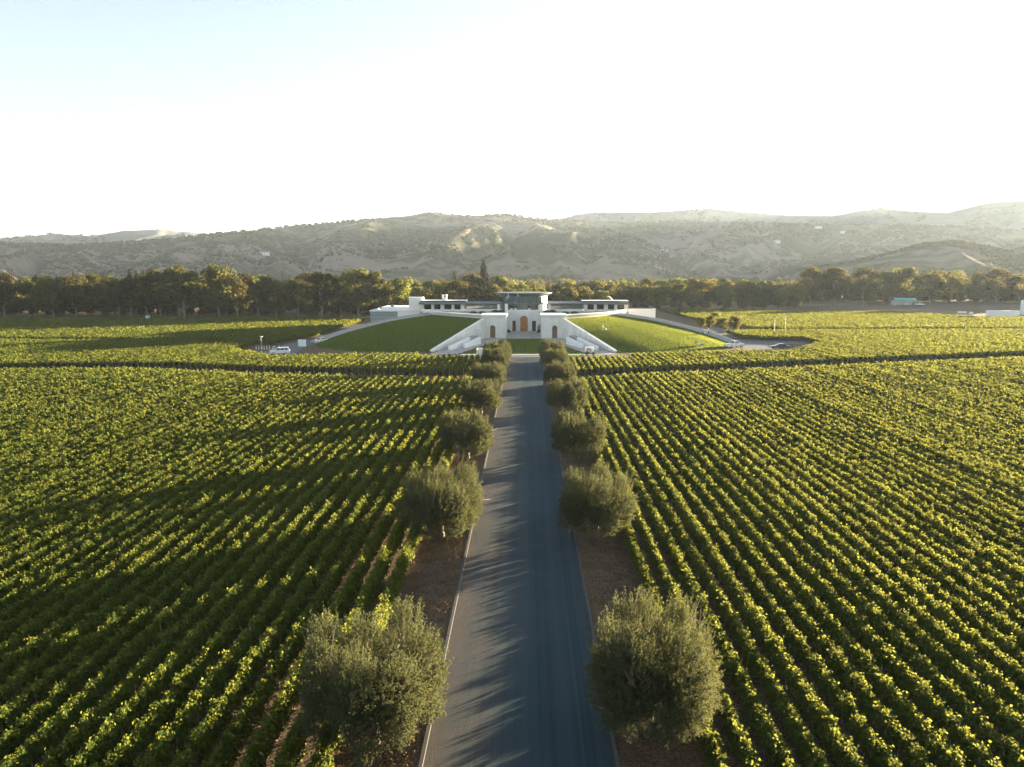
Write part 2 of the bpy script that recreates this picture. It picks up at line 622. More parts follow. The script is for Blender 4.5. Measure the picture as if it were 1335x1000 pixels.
BX = -0.4                                                       # the winery's axis
RW = 3.9
RZ = 0.25                                                        # the drive is built up a little above the fields
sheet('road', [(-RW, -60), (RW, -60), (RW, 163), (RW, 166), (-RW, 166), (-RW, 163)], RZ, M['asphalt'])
for s in (-1, 1):
    b = MB()
    b.add([(s * (RW - .05), -60, RZ - .02), (s * (RW + .7), -60, RZ - .02), (s * 7.2, -60, -.02), (s * (RW - .05), 163, RZ - .02), (s * (RW + .7), 163, RZ - .02), (s * 7.2, 163, -.02)],
          [(0, 1, 4, 3), (1, 2, 5, 4)])
    tag(b.build('verge', M['soil']), kind='structure')
for s in (-1, 1):
    b = MB()
    for k in range(59):                                          # kerb cast in 3.6 m lengths with open joints
        y0 = -50 + k * 3.6
        b.box(s * RW if s > 0 else -RW - 0.2, RW + 0.17 if s > 0 else -RW, y0, y0 + 3.585, 0.0, RZ + 0.06, bev=0.02)
    tag(b.build('kerb', M['kerb']), kind='structure')
M['drive'] = plain('pale worn asphalt', (0.13, 0.14, 0.15), 0.95, var=0.25, scale=0.8, spec=0.1)
b = MB()
b.add([(-25, 163, .008), (-RW, 163, .008), (RW, 163, .008), (25, 163, .008), (25, 170.5, .008), (-25, 170.5, .008)], [(0, 1, 2, 3, 4, 5)])
b.add([(-RW, 165.99, RZ - .002), (RW, 165.99, RZ - .002), (RW, 171, .014), (-RW, 171, .014)], [(0, 1, 2, 3)])
tag(b.build('forecourt', M['drive']), kind='structure')
ribbon('loop_road', [(-80, 182), (-66, 172), (-52, 168), (-25, 167), (0, 167), (25, 167), (50, 170), (64, 180), (84, 190)], 8.5, 0.016, M['drive'])
ribbon('loop_road', [(-60, 172), (-63, 190), (-60, 208), (-52, 226), (-60, 246)], 8.0, 0.020, M['drive'])
ribbon('loop_road', [(56, 174), (63, 192), (61, 208), (53, 226), (58, 248)], 9.0, 0.020, M['drive'])
ribbon('loop_road', [(60, 200), (72, 206), (86, 200)], 10.0, 0.024, M['drive'])
sheet('car_park', [(56, 222), (72, 215), (80, 232), (74, 262), (58, 262)], 0.028, M['drive'])
sheet('plaza', [(BX - 23, 173), (BX + 23, 173), (BX + 13, 217), (BX + 5, 243), (BX - 5, 243), (BX - 13, 217)], 0.032, M['paving'])
sheet('lawn', [(BX - 16, 173.5), (BX + 16, 173.5), (BX + 8, 205), (BX + 5.2, 214), (BX - 5.2, 214), (BX - 8, 205)], 0.05, M['lawn'])
b = MB()
b.box(-16, 16, 171.4, 172.0, 0, 0.16, bev=0.03)
tag(b.build('kerb', M['white']), kind='structure')

# grass mounds: a bent patch between the ground curve, the retaining wall and the terrace
def bez(pts, n):
    P = np.array(pts, float)
    t = np.linspace(0, 1, n)
    d = np.r_[0, np.cumsum(np.linalg.norm(np.diff(P, axis=0), axis=1))]
    d /= d[-1]
    out = np.stack([np.interp(t, d, P[:, k]) for k in range(3)], 1)
    for _ in range(3):
        out[1:-1] = (out[:-2] + 2 * out[1:-1] + out[2:]) / 4
    return out


def mound_grid(s):
    n, m = 41, 25
    bot = bez([(22.8, 177.5, -0.1), (34, 176.5, -0.1), (46, 180, -0.1), (55, 188, -0.1), (58.5, 198, -0.1)], n)
    top = bez([(11.9, 216, 5.85), (18, 221, 5.95), (24, 226.5, 6.0), (30, 232.5, 6.05)], n)
    side = bez([(58.5, 198, -0.1), (54, 207, 1.7), (49.3, 213, 3.0), (40.4, 224, 4.9), (30, 232.5, 6.05)], m)
    P = np.zeros((n, m, 3))
    for i in range(n):
        for j in range(m):
            v = j / (m - 1)
            P[i, j] = bot[i] * (1 - v) + top[i] * v
    lin = bot[-1][None] * (1 - np.linspace(0, 1, m))[:, None] + top[-1][None] * np.linspace(0, 1, m)[:, None]
    for i in range(n):
        u = i / (n - 1)
        P[i] += (side - lin) * u ** 2
    P[..., 2] += 0.0
    P[..., 0] = BX + s * P[..., 0]
    return P


MOUND = {}
for s in (-1, 1):
    P = mound_grid(s)
    MOUND[s] = P
    me = grid_mesh('grass_mound', P if s > 0 else P[::-1])
    tag(link_mesh('grass_mound', me, M['lawn']), kind='structure')
    # sloping concrete ramp round the outer edge, with a solid flank down to the ground
    e = P[-1]
    d = np.gradient(e, axis=0)
    nn = np.stack([d[:, 1], -d[:, 0]], 1)
    nn /= np.linalg.norm(nn, axis=1)[:, None]
    nn *= s
    b = MB()
    vs, fs = [], []
    for k in range(len(e)):
        x, y, z = e[k]
        for off, dz in ((-0.1, 0.05), (0.35, 0.28), (1.5, 0.28), (1.6, 0.7), (1.9, 0.7)):
            vs.append((x + nn[k, 0] * off, y + nn[k, 1] * off, max(z, 0) + dz))
        vs.append((x + nn[k, 0] * 1.95, y + nn[k, 1] * 1.95, -0.2))
        if k:
            for q in range(5):
                fs.append((6 * k - 6 + q, 6 * k + q, 6 * k + q + 1, 6 * k - 6 + q + 1))
    b.add(vs, fs)
    tag(b.build('mound_path', M['conc']), kind='structure')


M['blade'] = leaf_mat('grass blades', (0.01, 0.045, 0.005), (0.026, 0.075, 0.009), (0.31, 0.36, 0.06), 0.5, 0.0, zscale=0.12)


def blades(p, nrm, R):
    n = len(p)
    a = R.rand(n) * math.pi
    w = np.stack([np.cos(a), np.sin(a), 0 * a], 1) * R.uniform(.06, .13, n)[:, None]
    t = norm(nrm + R.normal(size=(n, 3)) * .25) * R.uniform(.05, .11, n)[:, None]
    return np.stack([p - w, p + w, p + w * .6 + t, p - w * .6 + t], 1)


Q = []
for s in (-1, 1):
    P = MOUND[s]
    N = 95000
    i, j = RS.randint(0, P.shape[0] - 1, N), RS.randint(0, P.shape[1] - 1, N)
    u, v = RS.rand(N)[:, None], RS.rand(N)[:, None]
    p = (P[i, j] * (1 - u) + P[i + 1, j] * u) * (1 - v) + (P[i, j + 1] * (1 - u) + P[i + 1, j + 1] * u) * v
    nr = norm(np.cross(P[i + 1, j] - P[i, j], P[i, j + 1] - P[i, j]))
    nr *= np.sign(nr[:, 2:3])
    Q.append(blades(p, nr, RS))
N = 26000
yy = RS.uniform(173.6, 213.9, N)
hw_ = np.interp(yy, [173.5, 205, 214], [16, 8, 5.2])
Q.append(blades(np.stack([BX + RS.uniform(-1, 1, N) * hw_, yy, 0 * yy + .05], 1), np.tile([0, 0, 1.0], (N, 1)), RS))
tag(link_mesh('grass', quads_mesh('grass', np.concatenate(Q)), M['blade']), 'short mown grass blades on the mounds and the entrance lawn', 'grass', kind='stuff')


def on_mound(s, px, py):
    """the mound point seen at photo pixel (px, py)"""
    best = None
    P = MOUND[s]
    for i in range(P.shape[0]):
        for j in range(P.shape[1]):
            q = proj(P[i, j])
            d = (q[0] - px) ** 2 + (q[1] - py) ** 2
            if best is None or d < best[0]: best = (d, Vector(P[i, j]))
    return best[1]


# ------------------------------------------------------------------ hills
def hill(name, crest, r0, r1, mat, amp, seed, nA=420, nR=70, spur=4.6, fade=True):
    """crest: photo pixels along the skyline of this ridge, r1 metres away; the slope starts r0 metres away"""
    az, el = [], []
    for px, py in crest:
        d = ray(px, py)
        az.append(math.atan2(d.x, d.y))
        el.append(d.z / math.hypot(d.x, d.y))
    A = np.linspace(az[0], az[-1], nA)
    E = np.interp(A, az, el)
    k = max(3, nA // 90)
    ker = np.hanning(k + 2)[1:-1]
    ker /= ker.sum()
    E = np.convolve(np.pad(E, k, mode='edge'), ker, 'same')[k:-k]
    hc = np.maximum(CH + E * r1, 0.0)
    S = np.linspace(0, 1.25, nR)
    AA, SS = np.meshgrid(A, S, indexing='ij')
    RR = r0 + (r1 - r0) * SS
    prof = np.where(SS <= 1, np.clip(SS, 0, 1) ** 1.35, 1 - 0.6 * (SS - 1))
    x, y = RR * np.sin(AA), RR * np.cos(AA)
    warp = fbm(x / 420, y / 420, seed + 5) * 2.2
    rid = 1 - np.abs(2 * fbm(AA * spur * 3 + warp, RR / 1500.0 + warp * 0.4, seed, 2) - 1) * 2.0
    lump = fbm(x / 160, y / 160, seed + 9, 4) - 0.5
    env = np.clip(4 * SS * (1 - SS), 0, 1) * np.clip(hc / hc.max(), 0, 1)[:, None]
    z = hc[:, None] * prof + amp * env * (rid - 0.45) + amp * 0.35 * env * lump
    fine = (fbm(x / 35, y / 35, seed + 3, 3) - 0.5) * amp * 0.05
    z = z + fine * np.clip(SS * 3, 0, 1) * np.clip(hc / 60, 0, 1)[:, None]
    z[:, 0] = -6
    P = np.stack([x, y, z], -1)
    o = link_mesh(name, grid_mesh(name, P), mat)
    tag(o, kind='structure')
    return P


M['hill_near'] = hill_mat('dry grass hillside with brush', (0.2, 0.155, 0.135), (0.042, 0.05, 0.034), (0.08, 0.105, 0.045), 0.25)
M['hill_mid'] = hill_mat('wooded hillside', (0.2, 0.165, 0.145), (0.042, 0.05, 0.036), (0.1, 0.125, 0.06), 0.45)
M['hill_far'] = hill_mat('distant ridge', (0.2, 0.21, 0.21), (0.09, 0.105, 0.11), (0.12, 0.14, 0.11), 0.2)  # paler, cooler tones put some of the distance haze into the colour
HILLS = []
HILLS.append((hill('hills', [(-330, 316), (-150, 313), (0, 317), (110, 320), (200, 312), (300, 303), (400, 293), (480, 286), (530, 281), (558, 276), (590, 280), (640, 283), (690, 288),
                             (740, 291), (800, 300), (850, 318), (900, 345)], 1000, 2300, M['hill_near'], 60, 3), 1.0))
HILLS.append((hill('hills', [(560, 330), (600, 290), (640, 279), (665, 280), (700, 286), (760, 288), (830, 289), (880, 287), (960, 290), (1050, 293), (1100, 293), (1200, 294),
                             (1260, 297), (1335, 299), (1450, 303), (1600, 330)], 1300, 2500, M['hill_mid'], 62, 21), 0.8))
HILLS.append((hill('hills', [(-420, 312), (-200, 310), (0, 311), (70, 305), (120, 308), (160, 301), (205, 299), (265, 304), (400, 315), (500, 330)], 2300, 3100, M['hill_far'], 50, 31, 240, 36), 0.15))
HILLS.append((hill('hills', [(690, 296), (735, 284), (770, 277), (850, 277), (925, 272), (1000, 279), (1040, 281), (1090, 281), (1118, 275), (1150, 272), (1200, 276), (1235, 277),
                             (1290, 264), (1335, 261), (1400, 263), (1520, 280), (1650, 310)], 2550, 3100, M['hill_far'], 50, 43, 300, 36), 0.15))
HILLS.append((hill('hills', [(1040, 353), (1120, 340), (1170, 328), (1205, 318), (1245, 315), (1285, 322), (1320, 330), (1370, 338), (1430, 352)], 820, 1250, M['hill_near'], 13, 55, 200, 40), 1.0))
HILLS.append((hill('hills', [(1225, 352), (1285, 330), (1335, 316), (1400, 305), (1520, 312), (1640, 350)], 1150, 1750, M['hill_near'], 30, 61, 160, 40), 0.6))


def blob_quads(c, r, h, n, R, size):
    """n leaf clumps filling a rounded crown"""
    d = norm(R.normal(size=(n, 3)))
    d[:, 2] = np.abs(d[:, 2]) * 1.0 - 0.15 * R.rand(n)
    rad = R.uniform(0.6, 1.0, n)[:, None]
    p = c + d * rad * np.array([r, r, h])
    return leaves(p, d + R.normal(size=(n, 3)) * 0.35, size, size, R, 0.15)


# oaks scattered over the hillsides: a far-off wood nobody could count
Q = []
for P, dens in HILLS:
    a, bq = P.shape[:2]
    N = int(15000 * dens * (a / 420))
    i, j = RS.randint(0, a - 1, N), RS.randint(2, int(bq * 0.86), N)
    fu, fv = RS.rand(N)[:, None], RS.rand(N)[:, None]
    p = (P[i, j] * (1 - fu) + P[i + 1, j] * fu) * (1 - fv) + (P[i, j + 1] * (1 - fu) + P[i + 1, j + 1] * fu) * fv
    keep = fbm(p[:, 0] / 130, p[:, 1] / 130, 77, 4) + 0.25 * fbm(p[:, 0] / 25, p[:, 1] / 25, 5, 2) > 0.6
    p = p[keep]
    K = 9
    n = len(p)
    dist = np.linalg.norm(p[:, :2], axis=1)
    r = RS.uniform(2.2, 5.2, n) * np.clip(dist / 1900, 0.75, 1.6)
    pp = np.repeat(p, K, 0)
    rr = np.repeat(r, K)
    d = norm(RS.normal(size=(n * K, 3)))
    d[:, 2] = np.abs(d[:, 2])
    pos = pp + d * rr[:, None] * np.array([0.8, 0.8, 0.75]) + np.array([0, 0, 1.0])
    Q.append(leaves(pos, d + RS.normal(size=d.shape) * 0.3, rr * 1.0, rr * 1.0, RS, 0.15))
tag(link_mesh('hillside_woodland', quads_mesh('hillside_woodland', np.concatenate(Q)), M['chap']), 'dark scattered oaks and brush covering the hazy hillsides', 'woodland', kind='stuff')


def hill_z(x, y):
    best, bz = 1e18, 0
    for P, _ in HILLS:
        d = (P[..., 0] - x) ** 2 + (P[..., 1] - y) ** 2
        k = np.unravel_index(np.argmin(d), d.shape)
        if d[k] < 900 and P[k][2] > bz: bz = P[k][2]
    return bz


# ------------------------------------------------------------------ vines
def vine_quads(y0, y1, sfun, R, cover=1.9):
    """one trellised row along Y: leaf clumps of neighbouring vines, taller shoots, ragged top"""
    out = []
    y = y0
    while y < y1:
        step = min(6.0, y1 - y)
        s = sfun(y + step / 2)
        n = int(cover * 2.5 * step / (0.45 * s * s))
        per = 14 if s < 0.25 else 5
        nc = max(4, n // per)
        yc = y + R.rand(nc) * step
        vine = np.floor(yc / 1.05)
        hv = 1.3 + 0.17 * vnoise(vine * 7.31, vine * 0 + R.randint(100), 3) + 0.14 * (R.rand(nc) - 0.5)
        wv = 0.24 + 0.16 * vnoise(vine * 3.7 + 9, vine * 0 + R.randint(100), 8)
        gap = np.abs((yc / 1.05) % 1 - 0.5) * 2                    # thinner between two vines
        hv = hv - 0.22 * gap ** 3
        a = R.rand(nc) * np.pi * 1.25 - np.pi * 0.125
        rad = 1 - 0.45 * R.rand(nc) ** 2
        xc = np.cos(a) * wv * rad * (1 - 0.25 * gap ** 2) + 0.06 * (vnoise(yc * 0.3, yc * 0, 4) - .5)
        zc = 0.78 + np.sin(a) * (hv - 0.78) * rad
        low = R.rand(nc) < 0.22
        zc = np.where(low, 0.4 + R.rand(nc) * 0.5, zc)
        sh = R.rand(nc) < 0.07                                     # upright shoots over the top wire
        zc = np.where(sh, hv + R.rand(nc) * 0.18, zc)
        xc = np.where(sh, xc * 0.5, xc)
        C = np.stack([xc, yc, zc], 1)
        m = max(1, n // nc)
        Pp = np.repeat(C, m, 0) + R.normal(size=(nc * m, 3)) * np.array([0.085, 0.1, 0.1]) * (1 if s < .25 else 1.2)
        nr = np.stack([Pp[:, 0] * 2.2, R.normal(size=len(Pp)) * 0.4, 0.35 + 0 * Pp[:, 0]], 1) + R.normal(size=Pp.shape) * 0.55
        ls = s * R.uniform(0.7, 1.25, len(Pp))
        out.append(leaves(Pp, nr, ls, ls * 0.95, R, 0.2))
        y += step
    return np.concatenate(out)


def post_quads(ys, r, h, x=0.0):
    out = []
    for y in ys:
        for k in range(4):
            a, b_ = k * math.pi / 2 + .78, (k + 1) * math.pi / 2 + .78
            p, q = (x + r * math.cos(a), y + r * math.sin(a)), (x + r * math.cos(b_), y + r * math.sin(b_))
            out.append([(p[0], p[1], 0), (q[0], q[1], 0), (q[0], q[1], h), (p[0], p[1], h)])
    return np.array(out)


def row_mesh(y0, y1, sfun, R, post_step=1.05, cover=1.9):
    L = vine_quads(y0, y1, sfun, R, cover)
    T = np.concatenate([post_quads(np.arange(y0 + .4, y1 - .2, post_step), 0.03, 0.7), post_quads(np.arange(y0 + .2, y1, 6.3), 0.035, 1.35)])
    me = quads_mesh('vine_row', np.concatenate([L, T]), np.r_[np.zeros(len(L)), np.ones(len(T))])
    me.materials.append(M['vine'])
    me.materials.append(M['wood'])
    return me


def path_y(x):
    """where the near vine block ends: the cross track"""
    if x > 0: return 127 + max(0, x - 8) * 0.315
    return float(np.interp(-x, [8, 50, 74, 90, 104, 140], [126, 131, 137, 137, 135, 132]))


ROW = 1.3
NVAR = 8
NEARLEN = 136.0
END0 = 130.0
near_meshes = [row_mesh(-NEARLEN, 0, lambda y: max(0.125, 0.125 * (END0 + y + 4) / 60.0), np.random.RandomState(100 + k)) for k in range(NVAR)]
post_me = MB().tube([(0, 0, 0), (0, 0.03, 1.35)], 0.05, 6).build('end_post', M['bark'])
post_mesh = post_me.data
bpy.data.objects.remove(post_me)


def add_row(name, me, loc, label, group, flip=False, post=None):
    o = bpy.data.objects.new(name, me)
    COL.objects.link(o)
    o.location = loc
    o.scale = ((-1 if flip else 1) * RS.uniform(.88, 1.12), 1, RS.uniform(.93, 1.06))
    tag(o, label, 'vine row', group)
    if post is not None:
        p = bpy.data.objects.new('end_post', post_mesh)
        COL.objects.link(p)
        p.parent = o
        p.location = (0, post, 0)
    return o


n_rows = 0
for s, side in ((-1, 'left'), (1, 'right')):
    for k in range(78):
        x = s * (7.9 + k * ROW) + RS.uniform(-.05, .05)
        kk = (k * 5 + (3 if s > 0 else 0)) % NVAR
        o = add_row('vine_row', near_meshes[kk], (x, path_y(x) + RS.uniform(-.4, .4), 0),
                '%s vine row %s of the driveway, in the near block' % (ordinal(k + 1), side),
                'vine rows of the near %s block' % side, flip=RS.rand() < 0.5, post=0.15)
        if s > 0 and k < 10: o.scale.z *= 0.79 + 0.022 * k
        n_rows += 1


def mid_spans(x):
    """(start, end) of the rows between the cross track and the winery's loop road"""
    a = path_y(x) + 9.0
    if x > 0:
        if x < 24: return [(a, 159.5)]
        if x < 53: return [(a, float(np.interp(x, [24, 53], [164.5, 172])))]
        if x < 68: return [(a, float(np.interp(x, [53, 62, 68], [172, 171, 178])))] + ([(212, 232)] if x > 64 else [])
        if x < 80: return [(a, float(np.interp(x, [68, 80], [178, 194])))] + [(208, 233)]
        return [(a, 233 + (x - 80) * 0.06)]
    x = -x
    if x < 24: return [(a, 160)]
    if x < 58: return [(a, float(np.interp(x, [24, 40, 58], [163.5, 162.5, 159])))]
    if x < 72: return [(a, float(np.interp(x, [58, 72], [161, 174])))]
    if x < 80: return [(a, 186)]
    return [(a, 193 + (x - 80) * 0.05)]


REST = []                                                           # beyond about 300 rows: one object
Rv = np.random.RandomState(900)
for s, side in ((-1, 'left'), (1, 'right')):
    for k in range(130):
        x = s * (7.9 + k * ROW) + RS.uniform(-.05, .05)
        for q, (a, e) in enumerate(mid_spans(x)):
            if k < 71 and q == 0:
                me = row_mesh(0, e - a, lambda y: 0.25, Rv, 2.1, 1.7)
                add_row('vine_row', me, (x, a, 0), '%s vine row %s of the driveway, beyond the dark cross track' % (ordinal(k + 1), side),
                        'vine rows of the middle %s block' % side, post=-0.15)
                n_rows += 1
            else:
                V = vine_quads(0, e - a, lambda y: 0.3, Rv, 1.5)
                REST.append(V + np.array([x, a, 0]))

# far blocks left and right
def far_block(x0, x1, yf):
    x = x0
    while x < x1:
        for a, e in yf(x):
            if e - a < 3: continue
            cx = abs(x)
            a2 = max(a, cx / 0.80 - 12)
            if e - a2 > 3:
                REST.append(vine_quads(0, e - a2, lambda y: 0.4, Rv, 1.4) + np.array([x, a2, 0]))
        x += ROW * 1.25


def left_far(x):
    if -73 < x < -70.5: return []
    if x >= -70.5: return [(210 if x > -67.5 else 190, 288)]
    return [((199 if x < -84 else 190) + (-x - 72) * 0.05, 292 + 4 * math.sin(x / 30))]


def right_far(x):
    if x < 86: return [(262 if x < 78 else 245, 372)]
    far = float(np.interp(x, [86, 108, 130, 150, 175, 190, 320], [372, 362, 345, 348, 350, 303, 300]))
    return [(240 + (x - 86) * 0.06, far)]


far_block(-262, -64, left_far)
far_block(70, 300, right_far)
tag(link_mesh('far_vine_rows', quads_mesh('far_vine_rows', np.concatenate(REST)), M['vine']), 'distant yellow green vine rows merging into solid texture either side of the winery', 'vineyard', kind='stuff')

N = 60000
sd_ = RS.choice([-1, 1], N)
xx = RS.uniform(4.2, 8.0, N)
yy = 22 + 140 * RS.rand(N) ** 1.6
kp = vnoise(xx * .9, yy * .5, 71) + .3 * RS.rand(N) > .5
xx, yy, sd_ = xx[kp], yy[kp], sd_[kp]
zz = np.interp(xx, [4.6, 7.2], [.24, .0])
Q = leaves(np.stack([xx * sd_, yy, zz + .025], 1), np.array([0, 0, 1.0]) + RS.normal(size=(len(xx), 3)) * .45, RS.uniform(.05, .14, len(xx)), RS.uniform(.03, .08, len(xx)), RS, .3)
M['litter'] = leaf_mat('dry leaf litter', (0.1, 0.06, 0.03), (0.34, 0.23, 0.12), (0.2, 0.12, 0.05), 0.2, 0.0)
tag(link_mesh('leaf_litter', quads_mesh('leaf_litter', Q), M['litter']), 'dry brown leaf litter scattered on the soil beside the driveway', 'leaf litter', kind='stuff')

# ------------------------------------------------------------------ trees
def fork_tubes(b, base, tips, r0, R, fork=0.35):
    base = Vector(base)
    for t in tips:
        t = Vector(t)
        m = base.lerp(t, 0.5) + Vector((R.normal() * .12, R.normal() * .12, 0.1 * (t - base).length))
        b.tube([base, base.lerp(m, .5) + Vector((R.normal() * .05, R.normal() * .05, 0)), m, m.lerp(t, .6) + Vector((R.normal() * .1, R.normal() * .1, .05)), t],
               [r0, r0 * .8, r0 * .62, r0 * .42, r0 * .16], 7)


def olive_proto(seed, nleaf, leaf, Rr=2.9, H=4.7):
    """clipped, open-centred olive: several leafy limbs round a short forked trunk, upright shoots on top"""
    R = np.random.RandomState(seed)
    lobes = []
    k = 7
    ph = R.rand() * 6.28
    for i in range(k):
        a = ph + i * 6.283 / k + R.normal() * .15
        rr = Rr * R.uniform(.62, .74)
        lobes.append((rr * math.cos(a), rr * math.sin(a), H * R.uniform(.58, .68), R.uniform(.7, .98), R.uniform(1.05, 1.55)))
    for i in range(5):
        a = R.rand() * 6.28
        rr = Rr * R.uniform(.15, .5)
        lobes.append((rr * math.cos(a), rr * math.sin(a), H * R.uniform(.45, .68), R.uniform(.6, .95), R.uniform(.8, 1.2)))
    for i in range(8):
        a = ph + .3 + i * .785 + R.normal() * .1
        rr = Rr * R.uniform(.6, .76)
        lobes.append((rr * math.cos(a), rr * math.sin(a), H * R.uniform(.34, .44), R.uniform(.7, .95), R.uniform(.95, 1.2)))
    lobes = np.array(lobes)
    w = lobes[:, 3] ** 2 * lobes[:, 4]
    per = 22
    nt = nleaf // per
    li = R.choice(len(lobes), nt, p=w / w.sum())
    L = lobes[li]
    d = norm(R.normal(size=(nt, 3)))
    rad = (0.45 + 0.55 * R.rand(nt) ** 0.6)[:, None]
    P0 = L[:, :3] + d * rad * np.stack([L[:, 3], L[:, 3], L[:, 4]], 1)
    # clip to the sheared outline
    q = np.hypot(P0[:, 0], P0[:, 1])
    lim = Rr * (1 + .06 * np.sin(np.arctan2(P0[:, 1], P0[:, 0]) * 3 + seed))
    f = np.minimum(1, lim / np.maximum(q, .01))
    P0[:, 0] *= f
    P0[:, 1] *= f
    P0[:, 2] = np.clip(P0[:, 2], 0.95 + .35 * R.rand(nt), H - .45 + .3 * R.rand(nt))
    out = P0 * np.array([1, 1, 0])
    dr = norm(out * .35 + d * .5 + R.normal(size=(nt, 3)) * .35 + np.array([0, 0, .55]))
    top = P0[:, 2] > H * .74
    dr[top] = norm(dr[top] * .5 + np.array([0, 0, 1.1]))
    tl = R.uniform(.25, .5, nt)
    tl[top] *= R.uniform(.9, 2.1, top.sum())
    t = np.tile(np.linspace(0.05, 1, per), nt)
    PP = np.repeat(P0, per, 0) + np.repeat(dr * tl[:, None], per, 0) * t[:, None] + R.normal(size=(nt * per, 3)) * .03
    D = np.repeat(dr, per, 0)
    al = norm(D * .7 + R.normal(size=D.shape) * .6)
    nr = np.cross(al, R.normal(size=D.shape))
    V = leaves(PP, nr, leaf * R.uniform(.7, 1.25, len(PP)), leaf * .3, R, .1, along=al)
    root = thing('olive_tree', 'x', 'olive tree')
    link_mesh('crown', quads_mesh('crown', V), M['olive'], root)
    b = MB()
    b.tube([(0, 0, -.1), (.03, 0, .3), (.0, .05, .7), (.05, .02, 1.0)], [.3, .22, .19, .2], 9)
    fork_tubes(b, (.04, .02, .85), [tuple(l[:3] + np.array([0, 0, .3])) for l in lobes[:10]], .13, R)
    for l in lobes[:7]:
        for q in range(4):
            dd = R.normal(size=3) * .55
            b.tube([tuple(l[:3] * .75 + np.array([0, 0, .3])), tuple(l[:3] + dd * .5), tuple(l[:3] + dd * 1.3 + np.array([0, 0, .5]))], [.035, .025, .008], 5)
    b.build('trunk', M['obark'], root, True)
    return root


olives = [olive_proto(41, 130000, .105), olive_proto(42, 130000, .105), olive_proto(43, 130000, .105), olive_proto(44, 130000, .105),
          olive_proto(45, 60000, .17), olive_proto(46, 60000, .17), olive_proto(47, 60000, .17)]
OT = [  # side, x, y along the drive, width scale, height scale, proto, rot
    (-1, 6.2, 27.6, 1.07, 1.18, 0, 0.4), (1, 5.6, 28.2, 0.97, 1.3, 1, 2.0), (-1, 6.15, 51.6, 1.05, 1.13, 2, 1.0), (1, 5.6, 51.6, 0.95, 1.12, 3, 3.3),
    (-1, 6.0, 74.5, 0.97, 1.08, 4, 0.2), (1, 5.85, 74.5, 0.97, 1.1, 5, 1.9), (-1, 6.1, 99.5, 0.98, 1.05, 6, 2.2), (1, 6.0, 99.5, 1.0, 1.05, 4, 4.0),
    (-1, 6.1, 121.0, 0.98, 1.0, 5, 5.2), (1, 6.1, 122, 0.98, 1.02, 6, 0.9), (-1, 6.1, 143, 1.02, 1.02, 4, 2.9), (1, 6.1, 144, .94, .98, 5, 4.4), (-1, 6.2, 158, 1.08, 1.02, 6, 3.6), (1, 6.3, 159, 1.08, 1.02, 4, 5.9)]
WHICH = ['nearest the camera', 'second from the camera', 'third from the camera', 'fourth from the camera', 'fifth from the camera', 'second last before winery', 'last before winery']
used = set()
for q, (s, x, y, ws, hs, pr, rz) in enumerate(OT):
    o = olives[pr] if pr not in used else copy_tree(olives[pr])
    used.add(pr)
    o.location = (s * x, y, 0)
    o.rotation_euler = (0, 0, rz)
    o.scale = (ws, ws, hs)
    tag(o, 'grey green olive tree lining the driveway on its %s, %s' % ('left' if s < 0 else 'right', WHICH[q // 2]), 'olive tree', 'olive trees lining the driveway')


def crown_tree(seed, mat, nlobe, n, size, Rr, H, z0, trunk=.4):
    R = np.random.RandomState(seed)
    out = []
    lobes = []
    for i in range(nlobe):
        a, u = R.rand() * 6.28, R.rand()
        zz = z0 + (H - z0) * (.12 + .78 * R.rand())
        k = math.sin(math.pi * min(.96, max(.12, (zz - z0) / (H - z0)))) ** .6
        rr = Rr * k * u ** .5 * .85
        lr = Rr * R.uniform(.2, .42)
        lobes.append((rr * math.cos(a), rr * math.sin(a), min(zz, H - lr * .7), lr))
    for x, y, z, lr in lobes:
        m = n // nlobe
        d = norm(R.normal(size=(m, 3)))
        rad = (0.62 + .38 * R.rand(m) ** .5)[:, None]
        p = np.array([x, y, z]) + d * rad * np.array([lr, lr, lr * .8]) + R.normal(size=(m, 3)) * size * .3
        p[:, 2] = np.maximum(p[:, 2], z0 * .6)
        out.append(leaves(p, d * .8 + R.normal(size=(m, 3)) * .5, size * R.uniform(.7, 1.3, m), size * .85, R, .2))
    V = np.concatenate(out)
    root = thing('tree', 'x', 'tree')
    link_mesh('crown', quads_mesh('crown', V), mat, root)
    b = MB()
    b.tube([(0, 0, -.2), (.1, 0, z0 * .6), (0, .1, z0 * 1.1), (0, 0, H * .55)], [trunk * 1.3, trunk, trunk * .85, trunk * .4], 8)
    fork_tubes(b, (0, 0, z0 * .9), [l[:3] for l in lobes[:7]], trunk * .5, R)
    b.build('trunk', M['bark'], root)
    return root


def conifer(seed, n, H, Rr, size):
    R = np.random.RandomState(seed)
    z = H * (.08 + .92 * (1 - R.rand(n) ** .55))
    lay = np.floor(z / (H / 16))
    k = (1 - z / H) ** .85 * (0.5 + .7 * vnoise(lay * 3.1, lay * 0, seed))
    a = R.rand(n) * 6.283
    lob = .5 + .75 * vnoise(np.cos(a) * 2 + lay, np.sin(a) * 2 + lay * 2, seed + 1)
    r = Rr * k * lob * (0.4 + .6 * R.rand(n) ** .5) + .1
    p = np.stack([r * np.cos(a), r * np.sin(a), z - .25 * r], 1)
    nr = np.stack([np.cos(a) * .4, np.sin(a) * .4, np.ones(n)], 1) + R.normal(size=(n, 3)) * .4
    root = thing('conifer_tree', 'x', 'conifer')
    link_mesh('crown', quads_mesh('crown', leaves(p, nr, size * R.uniform(.6, 1.3, n), size * .6, R, -.2)), M['pine'], root)
    MB().tube([(0, 0, -.2), (0, 0, H * .5), (0, 0, H * .97)], [.45, .25, .04], 7).build('trunk', M['bark'], root)
    return root


